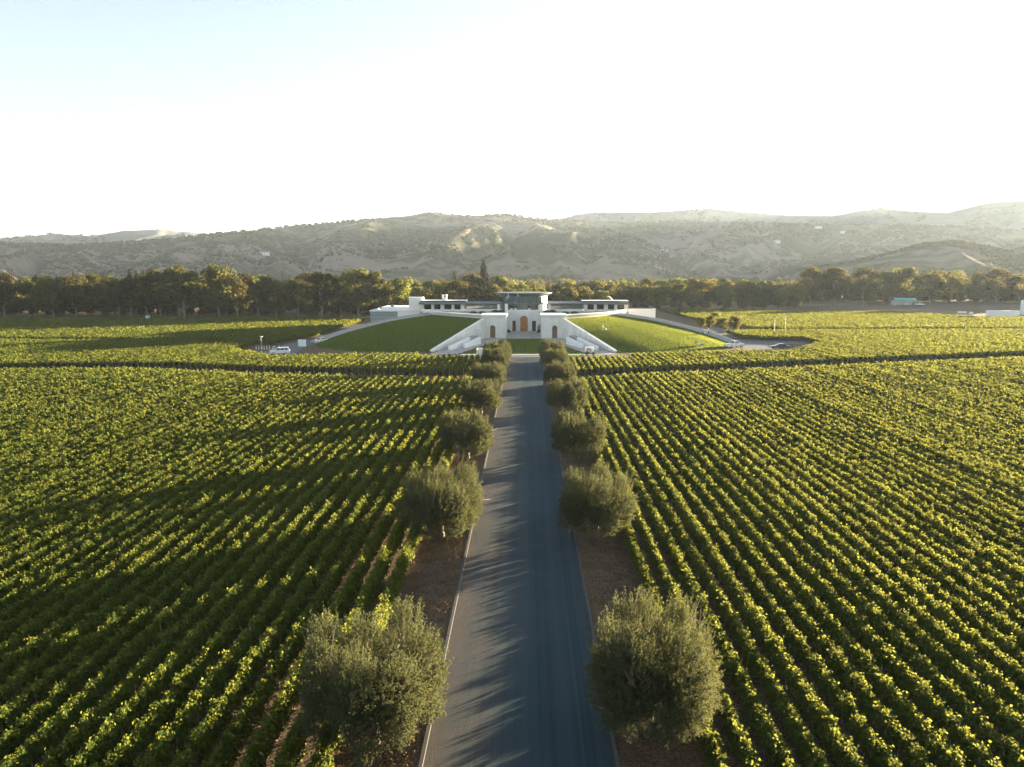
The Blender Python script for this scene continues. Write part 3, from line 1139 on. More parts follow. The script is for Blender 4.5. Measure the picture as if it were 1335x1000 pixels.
TP = {'oak': [crown_tree(200 + k, M['oak'], 30, 4800, .7, 7.0, 18.0, 3.2) for k in range(5)],
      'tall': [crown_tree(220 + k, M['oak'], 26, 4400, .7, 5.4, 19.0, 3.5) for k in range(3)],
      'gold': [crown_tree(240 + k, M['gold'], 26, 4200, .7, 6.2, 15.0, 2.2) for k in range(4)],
      'low': [crown_tree(260 + k, M['oak'], 14, 2200, .7, 5.0, 9.0, .8, .25) for k in range(3)],
      'con': [conifer(280 + k, 2600, 22.0, 4.2, .9) for k in range(3)]}
PROTO_H = {'oak': 18.0, 'tall': 19.0, 'gold': 15.0, 'low': 9.0, 'con': 22.0}
KIND = {'oak': 'broad dark oak', 'tall': 'tall narrow dark tree', 'gold': 'golden green rounded tree', 'low': 'low dark bushy tree', 'con': 'pointed dark conifer'}
tused = set()


def put_tree(kind, x, y, h, label, group, wid=1.0):
    k = rnd.randrange(len(TP[kind]))
    o = TP[kind][k] if (kind, k) not in tused else copy_tree(TP[kind][k])
    tused.add((kind, k))
    sc = h / PROTO_H[kind]
    o.location = (x, y, 0)
    o.rotation_euler = (0, 0, rnd.random() * 6.28)
    o.scale = (sc * wid * rnd.uniform(.9, 1.12), sc * wid * rnd.uniform(.9, 1.12), sc)
    tag(o, label, 'conifer' if kind == 'con' else 'tree', group)
    return o


# front tree line: photo x range, distance, height range, spacing in photo pixels, kinds
LINE = [(-90, 165, 312, (15.5, 20), 27, ['oak', 'tall', 'oak', 'gold']), (165, 200, 316, (18, 20), 18, ['tall']), (200, 300, 312, (20, 23), 26, ['oak']),
        (300, 410, 316, (14, 18.5), 24, ['oak', 'tall', 'gold']), (410, 515, 318, (17.5, 22), 26, ['oak', 'tall']), (515, 655, 330, (13, 17.5), 22, ['oak', 'gold']),
        (655, 800, 350, (10.5, 15), 20, ['gold', 'oak', 'gold']), (800, 875, 385, (12.5, 15), 18, ['gold', 'oak']), (875, 1040, 392, (11.5, 16.5), 18, ['oak', 'gold', 'gold']),
        (1040, 1110, 425, (20, 23.5), 34, ['oak']), (1110, 1225, 455, (18, 24), 31, ['oak', 'oak', 'gold']), (1225, 1440, 462, (16, 22), 29, ['oak', 'gold'])]
k_all = 0
for x0, x1, Y, hr, stp, kinds in LINE:
    px = x0 + stp * .4
    while px < x1:
        k_all += 1
        kd = rnd.choice(kinds)
        yy = Y + rnd.uniform(-6, 6)
        d = ray(px, 420)
        X = CX + d.x / d.y * yy
        put_tree(kd, X, yy, rnd.uniform(*hr), '%s, %s from the left in the front tree line' % (KIND[kd], ordinal(k_all)), 'front tree line behind the vineyard')
        px += stp * rnd.uniform(.8, 1.2)
# undergrowth in front of and between the trunks
k_all = 0
for x0, x1, Y, stp in ((-80, 480, 322, 26), (480, 660, 338, 24), (800, 1040, 388, 22), (1040, 1420, 470, 19)):
    px = x0 + 7
    while px < x1:
        k_all += 1
        yy = Y + rnd.uniform(-5, 5)
        d = ray(px, 420)
        put_tree('low', CX + d.x / d.y * yy, yy, rnd.uniform(6.5, 10), 'low dark bush, %s from the left under the tree line' % ordinal(k_all), 'understorey of the tree line', 1.15)
        px += stp * rnd.uniform(.8, 1.2)
for x0, x1, Y, stp in ((-100, 500, 352, 26), (1030, 1460, 498, 17)):
    px = x0
    while px < x1:
        k_all += 1
        yy = Y + rnd.uniform(-6, 6)
        d = ray(px, 420)
        put_tree('low', CX + d.x / d.y * yy, yy, rnd.uniform(6, 9), 'low dark bush behind the trunks, %s from the left under the tree line' % ordinal(k_all), 'understorey of the tree line', 1.5)
        px += stp * rnd.uniform(.8, 1.2)
# second line, crowns rising behind the first
k_all = 0
for x0, x1, Y, hr, stp, kinds in ((-110, 510, 342, (17, 19.5), 27, ['oak', 'tall', 'gold']), (510, 830, 420, (13, 16), 21, ['gold', 'gold', 'oak']), (830, 1040, 450, (14, 17), 20, ['gold', 'oak']),
                                  (1040, 1460, 520, (17, 21), 27, ['oak', 'gold'])):
    px = x0 + 13
    while px < x1:
        k_all += 1
        kd = rnd.choice(kinds)
        yy = Y + rnd.uniform(-9, 9)
        d = ray(px, 400)
        put_tree(kd, CX + d.x / d.y * yy, yy, rnd.uniform(*hr), '%s, %s from the left in the second tree line' % (KIND[kd], ordinal(k_all)), 'second tree line behind the vineyard')
        px += stp * rnd.uniform(.8, 1.2)
CON = [(630, 337, 415, 'tallest pointed conifer, standing out above the trees left of the rotunda', 1.5), (592, 353, 425, 'dark pointed conifer left of the tallest conifer', 1.0),
       (168, 349, 335, 'leftmost dark conifer of the clump beside the big left oak', 1.0), (177, 351, 338, 'middle dark conifer of the clump beside the big left oak', 1.0),
       (186, 352, 336, 'rightmost dark conifer of the clump beside the big left oak', 1.0), (95, 354, 345, 'small conifer tip above the left tree line', .8),
       (125, 354, 348, 'right one of the two conifer tips near the left picture edge', .8), (318, 356, 360, 'conifer just right of the big left oak', 1.0), (350, 357, 362, 'dark conifer midway along the left tree line', 1.0)]
for px, py, Y, h_, lb in ((615, 356, 408, 19, 'full rounded dark tree left of the tallest conifer'), (648, 360, 412, 18, 'full rounded dark tree right of the tallest conifer'), (240, 346, 306, 23, 'largest spreading oak, rising above the left tree line')):
    d = ray(px, 400)
    put_tree('oak', CX + d.x / d.y * Y, Y, h_, lb, None, 1.1)
for px, py, Y, lb, wd in CON:
    d = ray(px, py)
    t = Y / d.y
    put_tree('con', CX + d.x * t, Y, CH + d.z * t, lb, None, wd)

# valley woods between the tree line and the hills
Q = []
for k in range(1500):
    yy = 480 + 1000 * rnd.random() ** 1.3
    xx = rnd.uniform(-.85, .85) * yy
    if vnoise(np.array(xx / 140), np.array(yy / 90), 12) < .33: continue
    h = rnd.uniform(8, 14)
    r = rnd.uniform(4, 8)
    nb = 3
    for q in range(nb):
        Q.append(blob_quads(np.array([xx + rnd.uniform(-r, r) * .6, yy + rnd.uniform(-r, r) * .6, h * rnd.uniform(.2, .5)]), r * .7, h * .5, 70, RS, 1.5 + yy / 900))
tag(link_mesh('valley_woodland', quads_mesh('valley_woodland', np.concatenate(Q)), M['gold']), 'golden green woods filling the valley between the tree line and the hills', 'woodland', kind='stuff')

# small grove by the right-hand car park
GR = [(886, 411, 3.6, 3.6), (914, 430, 4.0, 4.6), (926, 432, 3.7, 5.6), (941, 433, 4.6, 4.7), (957, 436, 4.4, 6.2), (933, 425, 4.0, 5.4)]
GL = ['small round tree alone beyond the right mound path', 'leftmost tree of the grove by the right car park', 'second tree from the left in the grove by the right car park',
      'third tree from the left in the grove by the right car park', 'rightmost tree of the grove, nearest the parked pickup', 'tree at the back of the grove by the right car park']
for (px, py, w, h), lb in zip(GR, GL):
    p = gp(px, py)
    o = put_tree('gold', p.x, p.y, h, lb, None, w / h * 1.15)
    tag(o, lb, 'tree', 'small trees by the right car park')

# ------------------------------------------------------------------ the winery
exec_parts = None
WY = 242.0
win = thing('winery', 'long white stone winery with arched timber door, glazed rotunda and colonnades', 'winery', (BX, WY, 0))


def wx(x): return BX + x


def arch_poly(w, h, n=10):
    r = w / 2
    return [(-r, 0), (r, 0)] + [(r * math.cos(a), h - r + r * math.sin(a)) for a in [math.pi * i / n for i in range(n + 1)]]


# main facade, built of pieces round its openings
b = MB()
hw, top = 6.2, 6.95
for x0, x1, z0, z1 in ((-hw, -4.05, 0, top), (-4.05, -2.75, 3.5, top), (-2.75, -1.3, 0, top), (1.3, 2.75, 0, top), (2.75, 4.05, 3.5, top), (4.05, hw, 0, top)):
    b.box(wx(x0), wx(x1), WY, WY + .8, z0, z1)
n = 14
r = 1.3
pts = [(-r, 3.9)] + [(r * math.cos(math.pi - math.pi * i / n), 3.9 + r * math.sin(math.pi * i / n)) for i in range(1, n)] + [(r, 3.9)]
b.prism([(wx(x), z) for x, z in [(-r, top)] + pts + [(r, top)]], WY, WY + .8, 'y')
b.build('facade', M['stone'], win)
b = MB()
b.box(wx(-hw), wx(hw), WY - .12, WY + .95, top, top + .22, bev=.04)
b.build('coping', M['white'], win)
ap = arch_poly(2.56, 5.18)
d_ = MB().prism([(wx(x), z) for x, z in ap], WY + .3, WY + .42, 'y').build('door', M['door'], win)
hb = MB()
hb.box(wx(-.25), wx(-.08), WY + .2, WY + .3, 1.0, 1.5).box(wx(.08), wx(.25), WY + .2, WY + .3, 1.0, 1.5)
h_ = hb.build('handle', M['rim'], d_, local=False)
h_.data.transform(Matrix.Translation(-Vector(win.location)))
for x in (-3.4, 3.4):
    MB().box(wx(x - .64), wx(x + .64), WY + .35, WY + .4, 0.02, 3.49).build('window', M['dark'], win)
# courtyard side walls and the two front pavilions
for s in (-1, 1):
    def sx(a, b_): return (wx(s * a), wx(s * b_)) if s > 0 else (wx(s * b_), wx(s * a))
    b = MB()
    x0, x1 = sx(5.5, 6.2)
    b.box(x0, x1, 222.5, WY - .003, 0, 6.9)
    b.build('courtyard_wall', M['stone'], win)
    b = MB()
    c = 9.4
    for a, e, z0, z1 in ((5.5, c - .8, 0, 6.5), (c + .8, 12.2, 0, 6.5)):
        x0, x1 = sx(a, e)
        b.box(x0, x1, 216, 217, z0, z1)
    arch = [(-.8, 3.1)] + [(.8 * math.cos(math.pi - math.pi * i / 10), 3.1 + .8 * math.sin(math.pi * i / 10)) for i in range(1, 10)] + [(.8, 3.1)]
    b.prism([(wx(s * c + x), z) for x, z in [(-.8, 6.5)] + arch + [(.8, 6.5)]], 216, 217, 'y')
    x0, x1 = sx(5.5, 6.2)
    b.box(x0, x1, 217.003, 222.45, 0, 6.5)
    x0, x1 = sx(11.5, 12.2)
    b.box(x0, x1, 217.003, 222.5, 0, 6.5)
    b.build('pavilion', M['stone'], win)
    MB().prism([(wx(s * c + x), z) for x, z in arch_poly(1.6, 3.9)], 216.7, 216.76, 'y').build('door', M['niche'], win)
    b = MB()
    x0, x1 = sx(4.95, 13.0)
    b.box(x0 + .25, x1 - .25, 215.7, 223.2, 6.503, 6.8)
    b.box(x0, x1, 215.4, 223.5, 6.802, 7.2, bev=.1)
    b.build('cornice', M['white'], win)
    # curved parapet from the pavilion to the terrace end, leaning out like a shallow bowl
    b = MB()
    vs, fs = [], []
    pts = bez([(12.5, 216.8, 0), (18.5, 221.6, 0), (24.6, 227.2, 0), (30.6, 233.4, 0), (33.2, 237.5, 0)], 20)
    for k, p in enumerate(pts):
        u = k / 19
        d2 = pts[min(k + 1, 19)] - pts[max(k - 1, 0)]
        nx, ny = d2[1], -d2[0]
        ln = math.hypot(nx, ny)
        nx, ny = nx / ln, ny / ln
        lip = 7.15 + .45 * u ** 3
        for off, z in ((.0, 4.5), (.0, 6.1), (.15, 6.35), (.55, 6.75), (.75, lip - .12), (.75, lip), (-.5, lip), (-.5, 4.5)):
            vs.append((wx(s * (p[0] + nx * off)), p[1] + ny * off, z))
        if k:
            for q in range(7):
                fs.append((8 * k - 8 + q, 8 * k + q, 8 * k + q + 1, 8 * k - 8 + q + 1))
    fs.append(tuple(range(8)))
    fs.append(tuple(range(8 * 19 + 7, 8 * 19 - 1, -1)))
    b.add(vs, fs)
    b.build('parapet', M['white'], win)
    # terrace deck behind the parapet
    b = MB()
    dk = [(6.2, 222.6), (12.5, 222.6), (18, 223.0), (24.2, 228.6), (30.0, 234.6), (35, 240), (35, 262), (6.2, 262)]
    b.prism([(wx(s * x), y) for x, y in (dk if s > 0 else dk[::-1])], 6.0, 6.55, 'z')
    b.build('terrace', M['conc'], win)
    # glazed gallery, then the open colonnade
    b = MB()
    x0, x1 = sx(8.3, 19.9)
    b.box(x0, x1, 244.4, 244.6, 6.55, 7.35)
    b.box(x0, x1, 248.0, 248.3, 6.55, 9.2)
    b.build('gallery_wall', M['white'], win)
    for k in range(4):
        a0, a1 = 8.5 + k * 2.86, 8.5 + k * 2.86 + 2.62
        x0, x1 = sx(a0, a1)
        w_ = MB().box(x0, x1, 244.47, 244.53, 7.42, 9.0).build('window', M['glass'], win)
        fb = MB()
        x0, x1 = sx(a1, a1 + .24)
        fb.box(x0, x1, 244.3, 244.7, 7.352, 9.05)
        f_ = fb.build('frame', M['dsteel'], w_)
        f_.data.transform(Matrix.Translation(-Vector(win.location)))
    b = MB()
    x0, x1 = sx(8.0, 20.2)
    b.prism([(242.6, 9.1), (242.6, 9.35), (249.2, 9.75), (249.2, 9.1)], x0, x1, 'x')
    b.build('gallery_roof', M['steel'], win)
    for k in range(5):
        x0, x1 = sx(20.3 + k * 3.45, 20.3 + k * 3.45 + (1.25 if k % 2 == 0 else .95))
        b = MB().box(x0, x1, 243.6, 244.7, 6.55, 9.0)
        b.build('pier', M['stone'], win)
    b = MB()
    x0, x1 = sx(20.6, 34.9)
    b.box(x0, x1, 243.8, 244.2, 6.552, 7.25)
    b.build('colonnade_wall', M['white'], win)
    MB().box(x0, x1, 247.2, 247.6, 6.552, 9.0).build('dark_backing', M['dark'], win)  # dark sheet behind the piers stands in for shade in the openings
    b = MB()
    x0, x1 = sx(19.9, 35.6)
    b.prism([(241.9, 9.0), (241.9, 9.25), (243.0, 9.75), (250.5, 10.15), (250.5, 9.0)], x0, x1, 'x')
    b.build('colonnade_roof', M['steel'], win)
    b = MB()
    b.box(x0 - .1, x1 + .1, 244.2, 250.7, 10.16, 10.22)
    b.build('roof_edge', M['white'], win)
    # piers at the foot of the rotunda
    for xa in (6.4, 9.0):
        x0, x1 = sx(xa - .9, xa + .1)
        MB().box(x0, x1, 243.4, 244.3, 6.556, 9.15).build('pier', M['white'], win)
# rotunda
RC, RRr = 253.0, 8.1
b = MB()
b.lathe([(RRr - .1, 6.5), (RRr - .1, 9.0), (RRr + .5, 9.0), (RRr + .5, 9.35), (RRr - .05, 9.35)], 48, (BX, RC, 0))
b.build('rotunda_base', M['dsteel'], win)
a_ = math.radians
for k in range(9):
    t0, t1 = a_(186 + k * 14.6), a_(186 + (k + 1) * 14.6) - .02
    w_ = MB().lathe([(RRr - .1, 9.352), (RRr - .1, 11.35)], 4, (BX, RC, 0), t0, t1).build('window', M['glass'], win)
    mb_ = MB().box(BX + (RRr + .0) * math.cos(t1 + .01) - .1, BX + (RRr + .0) * math.cos(t1 + .01) + .1, RC + RRr * math.sin(t1 + .01) - .1, RC + RRr * math.sin(t1 + .01) + .1, 9.352, 11.35)
    f_ = mb_.build('mullion', M['steel'], w_)
    f_.data.transform(Matrix.Translation(-Vector(win.location)))
b = MB()
b.lathe([(RRr, 9.352), (RRr, 11.35)], 30, (BX, RC, 0), a_(318), a_(546))
b.build('rotunda_wall', M['cream'], win)
b = MB()
b.lathe([(RRr + .15, 11.352), (RRr + .15, 11.6), (9.7, 12.54)], 56, (BX, RC, 0))
b.build('soffit', M['dsteel'], win)
b = MB()
b.lathe([(9.7, 12.542), (9.85, 12.56), (9.85, 12.76), (8.6, 12.8), (0.01, 12.9)], 56, (BX, RC, 0))
b.build('rotunda_roof', M['steel'], win)
for x in (-5.2, -1.9):
    MB().tube([(wx(x), 244.2, 11.6), (wx(x - .3), 243.4, 12.5)], .16, 8).build('floodlight', M['white'], win)
# terrace furniture behind the facade coping, under the rotunda
for x in (-4.2, -2.9, 1.8):
    b = MB()
    b.lathe([(.0, 7.0), (.35, 7.0), (.4, 7.75), (.3, 7.75), (0, 7.7)], 12, (wx(x), 243.3, 0))
    pl = b.build('planter', M['cream'], win)
    V = blob_quads(np.array([0, 0, 0]), .6, .8, 160, RS, .3) + np.array([x, 243.3 - WY, 7.85])
    link_mesh('plant', quads_mesh('plant', V), M['olive'], pl)
b = MB()
b.box(wx(-6.2), wx(6.2), 242.96, 262, 6.3, 6.55)
b.build('terrace', M['conc'], win)
# chimney on the left colonnade
ch = MB()
ch.box(wx(-28.2), wx(-26.6), 246, 247.4, 10.282, 11.3)
for x in (-28.2, -26.95):
    ch.box(wx(x), wx(x + .35), 246, 247.4, 11.3, 11.9)
ch.box(wx(-28.35), wx(-26.45), 245.85, 247.55, 11.9, 12.15)
ch.build('chimney', M['stone'], win)
MB().tube([(wx(30.3), 246, 10.2), (wx(29.2), 245, 11.4), (wx(28.4), 244.5, 11.6)], .2, 8).build('roof_flue', M['white'], win)
# hedges along the terrace edge
for s in (-1, 1):
    for k, (a, w) in enumerate(((7.5, 1.2), (9.6, 1.5), (13.5, 1.2), (16.5, 1.4))):
        V = blob_quads(np.array([0, 0, 0]), w, .75, 240, RS, .42) + np.array([s * a, 240.8 - WY - (a > 11) * 8, 6.55])
        link_mesh('plant', quads_mesh('plant', V), M['olive'], win)

# annex at the left end
ann = thing('winery_annex', 'white flat roofed block with stair tower and grey banded wall left of the winery', 'annex', (BX - 44, 247, 0))
b = MB()
b.box(BX - 53.2, BX - 43.7, 247.3, 262, 0, 6.35)
b.box(BX - 43.7, BX - 34.8, 246.6, 262, 0, 6.4)
b.build('wall', M['white'], ann)
MB().box(BX - 53.25, BX - 43.75, 247.0, 247.29, 0, 6.3).build('cladding', M['panel'], ann)
b = MB()
b.box(BX - 53.4, BX - 34.82, 246.4, 246.8, 6.402, 6.75)
b.box(BX - 53.4, BX - 53.0, 246.803, 262, 6.402, 6.75)
b.build('parapet', M['white'], ann)
b = MB()
b.box(BX - 50, BX - 39.6, 250, 262, 6.403, 7.75)
b.build('upper_block', M['white'], ann)
tw = MB().box(BX - 39.6, BX - 34.9, 246.0, 249.9, 6.41, 11.25).build('stair_tower', M['white'], ann)
MB().box(BX - 46.8, BX - 45.6, 250.6, 251.6, 7.752, 8.3).build('roof_vent', M['steel'], ann)
rw = MB()
rw.box(BX + 35.7, BX + 44, 246, 246.6, 0, 7.4)
rw.box(BX + 44.003, BX + 45, 245.8, 246.8, 0, 7.55)
tag(rw.build('boundary_wall', M['white']), 'plain white screen wall ending in a post at the right end of the winery', 'wall')

# diagonal retaining walls, ramps, rails
for s, side in ((-1, 'left'), (1, 'right')):
    p0, p1 = Vector((11.6, 216.4, 6.05)), Vector((22.8, 177.6, .35))
    d = (p1 - p0)
    dn = Vector((d.x, d.y, 0)).normalized()
    nx = Vector((dn.y, -dn.x, 0))
    if nx.x < 0: nx = -nx
    def quad_wall(b, q0, q1, h0, h1, t, zlow=-.3):
        vs = []
        for q, h in ((q0, h0), (q1, h1)):
            for off in (0, t):
                for z in (zlow, h):
                    vs.append((wx(s * (q.x + nx.x * off)), q.y + nx.y * off, z))
        b.add(vs, [(0, 1, 3, 2), (4, 6, 7, 5), (0, 4, 5, 1), (2, 3, 7, 6), (1, 5, 7, 3), (0, 2, 6, 4)])
    t_ = thing('retaining_wall', 'diagonal white stone wall sloping down beside the %s grass mound' % side, 'wall', (wx(s * 17), 197, 0))
    b = MB()
    quad_wall(b, p0, p1, p0.z, p1.z, .5)
    b.build('wall', M['stone'], t_)
    b = MB()
    vs = []
    for q in (p0, p1):
        for off, dz in ((-.12, .003), (-.12, .16), (.72, .16), (.72, .003)):
            vs.append((wx(s * (q.x + nx.x * off)), q.y + nx.y * off, q.z + dz))
    b.add(vs, [(0, 1, 2, 3), (7, 6, 5, 4), (0, 4, 5, 1), (1, 5, 6, 2), (2, 6, 7, 3), (3, 7, 4, 0)])
    b.build('coping', M['white'], t_)
    for k, (u0, u1, off, h0, h1, nm) in enumerate(((.42, .72, -4.6, 1.9, 1.1, 'inner'), (.5, .86, -2.6, 2.1, 1.0, 'outer'))):
        b = MB()
        q0, q1 = p0 + d * u0 + nx * off, p0 + d * u1 + nx * off
        quad_wall(b, q0, q1, h0, h1, .7)
        tag(b.build('ramp_wall', M['white']), '%s low white ramp wall in front of the %s diagonal wall' % (nm, side), 'low wall', 'low ramp walls by the forecourt')
    # handrail along the ramp
    b = MB()
    q0, q1 = p0 + d * .35 - nx * 1.0, p0 + d * .9 - nx * 1.0
    tp = []
    for k in range(9):
        q = q0.lerp(q1, k / 8)
        z = 1.9 * (1 - k / 8) + 1.0
        b.tube([(wx(s * q.x), q.y, 0), (wx(s * q.x), q.y, z)], .035, 5)
        tp.append((wx(s * q.x), q.y, z))
    b.tube(tp, .04, 5)
    b.tube([(x, y, z - .45) for x, y, z in tp], .03, 5)
    tag(b.build('handrail', M['pole']), 'thin grey metal handrail along the %s entrance ramp' % side, 'handrail')
    # ramp slab between wall and rail
    b = MB()
    q0, q1 = p0 + d * .3, p0 + d * .93
    vs = [(wx(s * (q.x - nx.x * o_)), q.y - nx.y * o_, z) for q, z in ((q0, 1.9), (q1, .06)) for o_ in (.02, 2.0)]
    vs += [(x, y, 0.0) for x, y, z in vs]
    b.add(vs, [(0, 1, 3, 2), (4, 6, 7, 5), (0, 4, 5, 1), (2, 3, 7, 6), (0, 2, 6, 4), (1, 5, 7, 3)])
    tag(b.build('ramp', M['conc']), kind='structure')
    # pale sign board near the pavilion
    px, py = (621, 437) if s < 0 else (733, 433.5)
    q = p0 + d * (.22 if s < 0 else .1) - nx * .35
    sg = thing('notice_board', 'pale blue white notice board on the %s diagonal wall' % side, 'notice board', (wx(s * q.x), q.y, 0))
    MB().box(-.85, .85, -.05, .05, 2.1, 3.3).build('board', M['silver'], sg, local=True)
    MB().tube([(-.7, 0, 0), (-.7, 0, 2.1)], .05).build('leg', M['pole'], sg, local=True)
    MB().tube([(.7, 0, 0), (.7, 0, 2.1)], .05).build('leg', M['pole'], sg, local=True)
p = gp(629, 469)
t_ = thing('planter_box', 'tall white walled planter beside the left driveway trees', 'planter', (p.x, p.y + 1.5, 0))
b = MB()
x, y = p.x, p.y + 1.5
for x0, x1, y0, y1 in ((-1.4, 1.4, -1.6, -1.4), (-1.4, 1.4, 1.4, 1.6), (-1.4, -1.2, -1.397, 1.397), (1.2, 1.4, -1.397, 1.397)):
    b.box(x + x0, x + x1, y + y0, y + y1, 0, 2.4)
b.build('wall', M['white'], t_)
MB().box(x - 1.19, x + 1.19, y - 1.39, y + 1.39, 0, 2.0).build('soil', M['soil'], t_)
# clipped shrubs in the courtyard corners
for px, py, rr, hh, lb in ((662.5, 433, .9, 1.0, 'low clipped shrub in the left courtyard corner'), (704, 434, .9, 1.0, 'low clipped shrub in the right courtyard corner'),
                           (703.6, 425, 1.0, 3.4, 'tall dark shrub growing against the right courtyard wall')):
    p = gp(px, 433.5)
    o = thing('shrub', lb, 'shrub', (p.x, min(p.y, 240.5), 0))
    V = blob_quads(np.array([0, 0, 0.1]), rr, hh, 400, RS, .22)
    link_mesh('foliage', quads_mesh('foliage', V), M['oak'], o)
    MB().tube([(0, 0, -.05), (0, 0, hh * .6)], .06).build('stem', M['bark'], o, local=True)


# ------------------------------------------------------------------ vehicles
def wheel(b_parent, x, y, r, w, side):
    t = MB().lathe([(r * .55, -w / 2), (r, -w / 2 + .03), (r, w / 2 - .03), (r * .55, w / 2), (r * .55, -w / 2)], 18, (0, 0, 0), axis='y').build('wheel', M['tyre'], b_parent, True, local=True)
    t.location = (x, y, r)
    MB().lathe([(.01, side * (w / 2 - .05)), (r * .56, side * (w / 2 - .02))], 14, (0, 0, 0), axis='y').build('rim', M['rim'], t, local=True)
    return t


def vehicle(label, cat, name, loc, rz, mat, prof, cabin, width, glass, wheels, wr=.36):
    """prof/cabin/glass: side outlines (x forward, z); body tapers towards the roof"""
    root = thing(name, label, cat, loc, rz)
    hw = width / 2
    def loft(poly, n0, n1, nm, m, parent):
        zmin, zmax = min(z for _, z in poly), max(z for _, z in poly)
        b = MB()
        vs = []
        for sd in (-1, 1):
            for x, z in poly:
                f = (z - zmin) / max(zmax - zmin, .01)
                vs.append((x, sd * (n0 + (n1 - n0) * f), z))
        n = len(poly)
        b.add(vs, [tuple(range(n)), tuple(range(2 * n - 1, n - 1, -1))] + [((i + 1) % n, i, n + i, n + (i + 1) % n) for i in range(n)])
        return b.build(nm, m, parent, local=True)
    body = loft(prof, hw, hw * .96, 'body', mat, root)
    loft(cabin, hw * .95, hw * .76, 'cabin', mat, root)
    for poly in glass:
        zs = [z for _, z in cabin]
        def wat(z): return (hw * .95 + (hw * .76 - hw * .95) * (z - min(zs)) / (max(zs) - min(zs))) + .012
        for sd in (-1, 1):
            b = MB()
            b.add([(x, sd * wat(z), z) for x, z in poly], [tuple(range(len(poly)))[::sd]])
            b.build('window', M['cglass'], root, local=True)
    # windscreen and rear window follow the two sloping cabin edges
    for nm, (i, j), dx in (('windscreen', cabin_edges(cabin)[0], .015), ('rear_window', cabin_edges(cabin)[1], -.015)):
        (xa, za), (xb, zb) = i, j
        b = MB()
        va = []
        for u in (.12, .9):
            x, z = xa + (xb - xa) * u + dx, za + (zb - za) * u + .012
            zs = [q for _, q in cabin]
            w = (hw * .95 + (hw * .76 - hw * .95) * (z - min(zs)) / (max(zs) - min(zs))) * .9
            va.append([(x, -w, z), (x, w, z)])
        b.add(va[0] + va[1][::-1], [(0, 1, 2, 3)])
        b.build(nm, M['cglass'], root, local=True)
    xf, xr = max(x for x, _ in prof), min(x for x, _ in prof)
    for sd in (-1, 1):
        for x in wheels: wheel(root, x, sd * (hw - .1), wr, .22, sd)
        MB().box(xf - .1, xf + .015, sd * hw * .72 - .16, sd * hw * .72 + .16, .66, .8).build('headlight', M['lamp'], root, local=True)
        MB().box(xr - .015, xr + .08, sd * hw * .8 - .1, sd * hw * .8 + .1, .75, .98).build('tail_light', M['red'], root, local=True)
        MB().box(wheels[0] - .95, wheels[0] - .8, sd * (hw + .11) - .1, sd * (hw + .11) + .1, .98, 1.12).build('mirror', mat, root, local=True)
    MB().box(xf - .1, xf + .06, -hw * .9, hw * .9, .32, .52, bev=.03).build('bumper', M['mower'], root, local=True)
    return root


def cabin_edges(c):
    b = sorted(c, key=lambda p: p[1])
    lo, hi = sorted(b[:2]), sorted(b[2:], key=lambda p: p[0])
    return ((lo[1], hi[-1]), (lo[0], hi[0]))


SUVP = [(-2.35, .4), (2.3, .4), (2.38, .7), (2.3, .92), (1.15, 1.05), (-2.3, 1.08), (-2.42, .75)]
SUVC = [(-2.28, 1.07), (1.15, 1.04), (.45, 1.68), (-2.05, 1.72)]
SUVG = [[(-2.0, 1.14), (-1.15, 1.13), (-1.15, 1.6), (-1.85, 1.6)], [(-1.05, 1.13), (-.15, 1.12), (-.15, 1.6), (-1.05, 1.6)], [(-.05, 1.12), (.88, 1.1), (.4, 1.6), (-.05, 1.6)]]
PKP = [(-2.7, .5), (2.6, .5), (2.68, .8), (2.6, 1.02), (1.3, 1.12), (-2.7, 1.1), (-2.75, .8)]
PKC = [(-.75, 1.11), (1.3, 1.11), (.7, 1.78), (-.55, 1.8)]
PKG = [[(-.5, 1.2), (.1, 1.19), (.1, 1.68), (-.42, 1.68)], [(.2, 1.19), (1.0, 1.18), (.62, 1.68), (.2, 1.68)]]
SDP = [(-2.25, .35), (2.2, .35), (2.3, .6), (2.15, .82), (1.0, .95), (-1.7, .98), (-2.28, .92), (-2.32, .6)]
SDC = [(-1.75, .97), (1.05, .94), (.2, 1.42), (-1.0, 1.43)]
SDG = [[(-1.4, 1.02), (-.5, 1.02), (-.5, 1.36), (-.95, 1.36)], [(-.4, 1.02), (.75, 1.0), (.18, 1.36), (-.4, 1.36)]]
p = gp(365, 462)
vehicle('white sport utility vehicle parked on the shaded road left of the mound', 'car', 'parked_car', (p.x, p.y, .02), math.radians(197), M['cwhite'], SUVP, SUVC, 1.9, SUVG, (1.45, -1.4))
p = gp(957, 453)
vehicle('white pickup truck parked at the foot of the sunny right mound', 'truck', 'pickup_truck', (p.x, p.y, .02), math.radians(25), M['cwhite'], PKP, PKC, 1.95, PKG, (1.65, -1.6), .4)
p = gp(1016, 455)
vehicle('dark grey saloon car on the right loop road by the vines', 'car', 'parked_car', (p.x, p.y, .02), math.radians(172), M['cdark'], SDP, SDC, 1.8, SDG, (1.4, -1.35), .33)
p = gp(421, 447)
vehicle('white saloon car on the loop road beside the left mound path', 'car', 'parked_car', (p.x - .5, p.y + 1, .02), math.radians(60), M['cwhite'], SDP, SDC, 1.8, SDG, (1.4, -1.35), .33)
p = gp(1192, 398.5)
vehicle('white pickup truck beside the teal roofed shed', 'truck', 'pickup_truck', (p.x + 3, p.y, .02), 0, M['cwhite'], PKP, PKC, 1.95, PKG, (1.65, -1.6), .4)

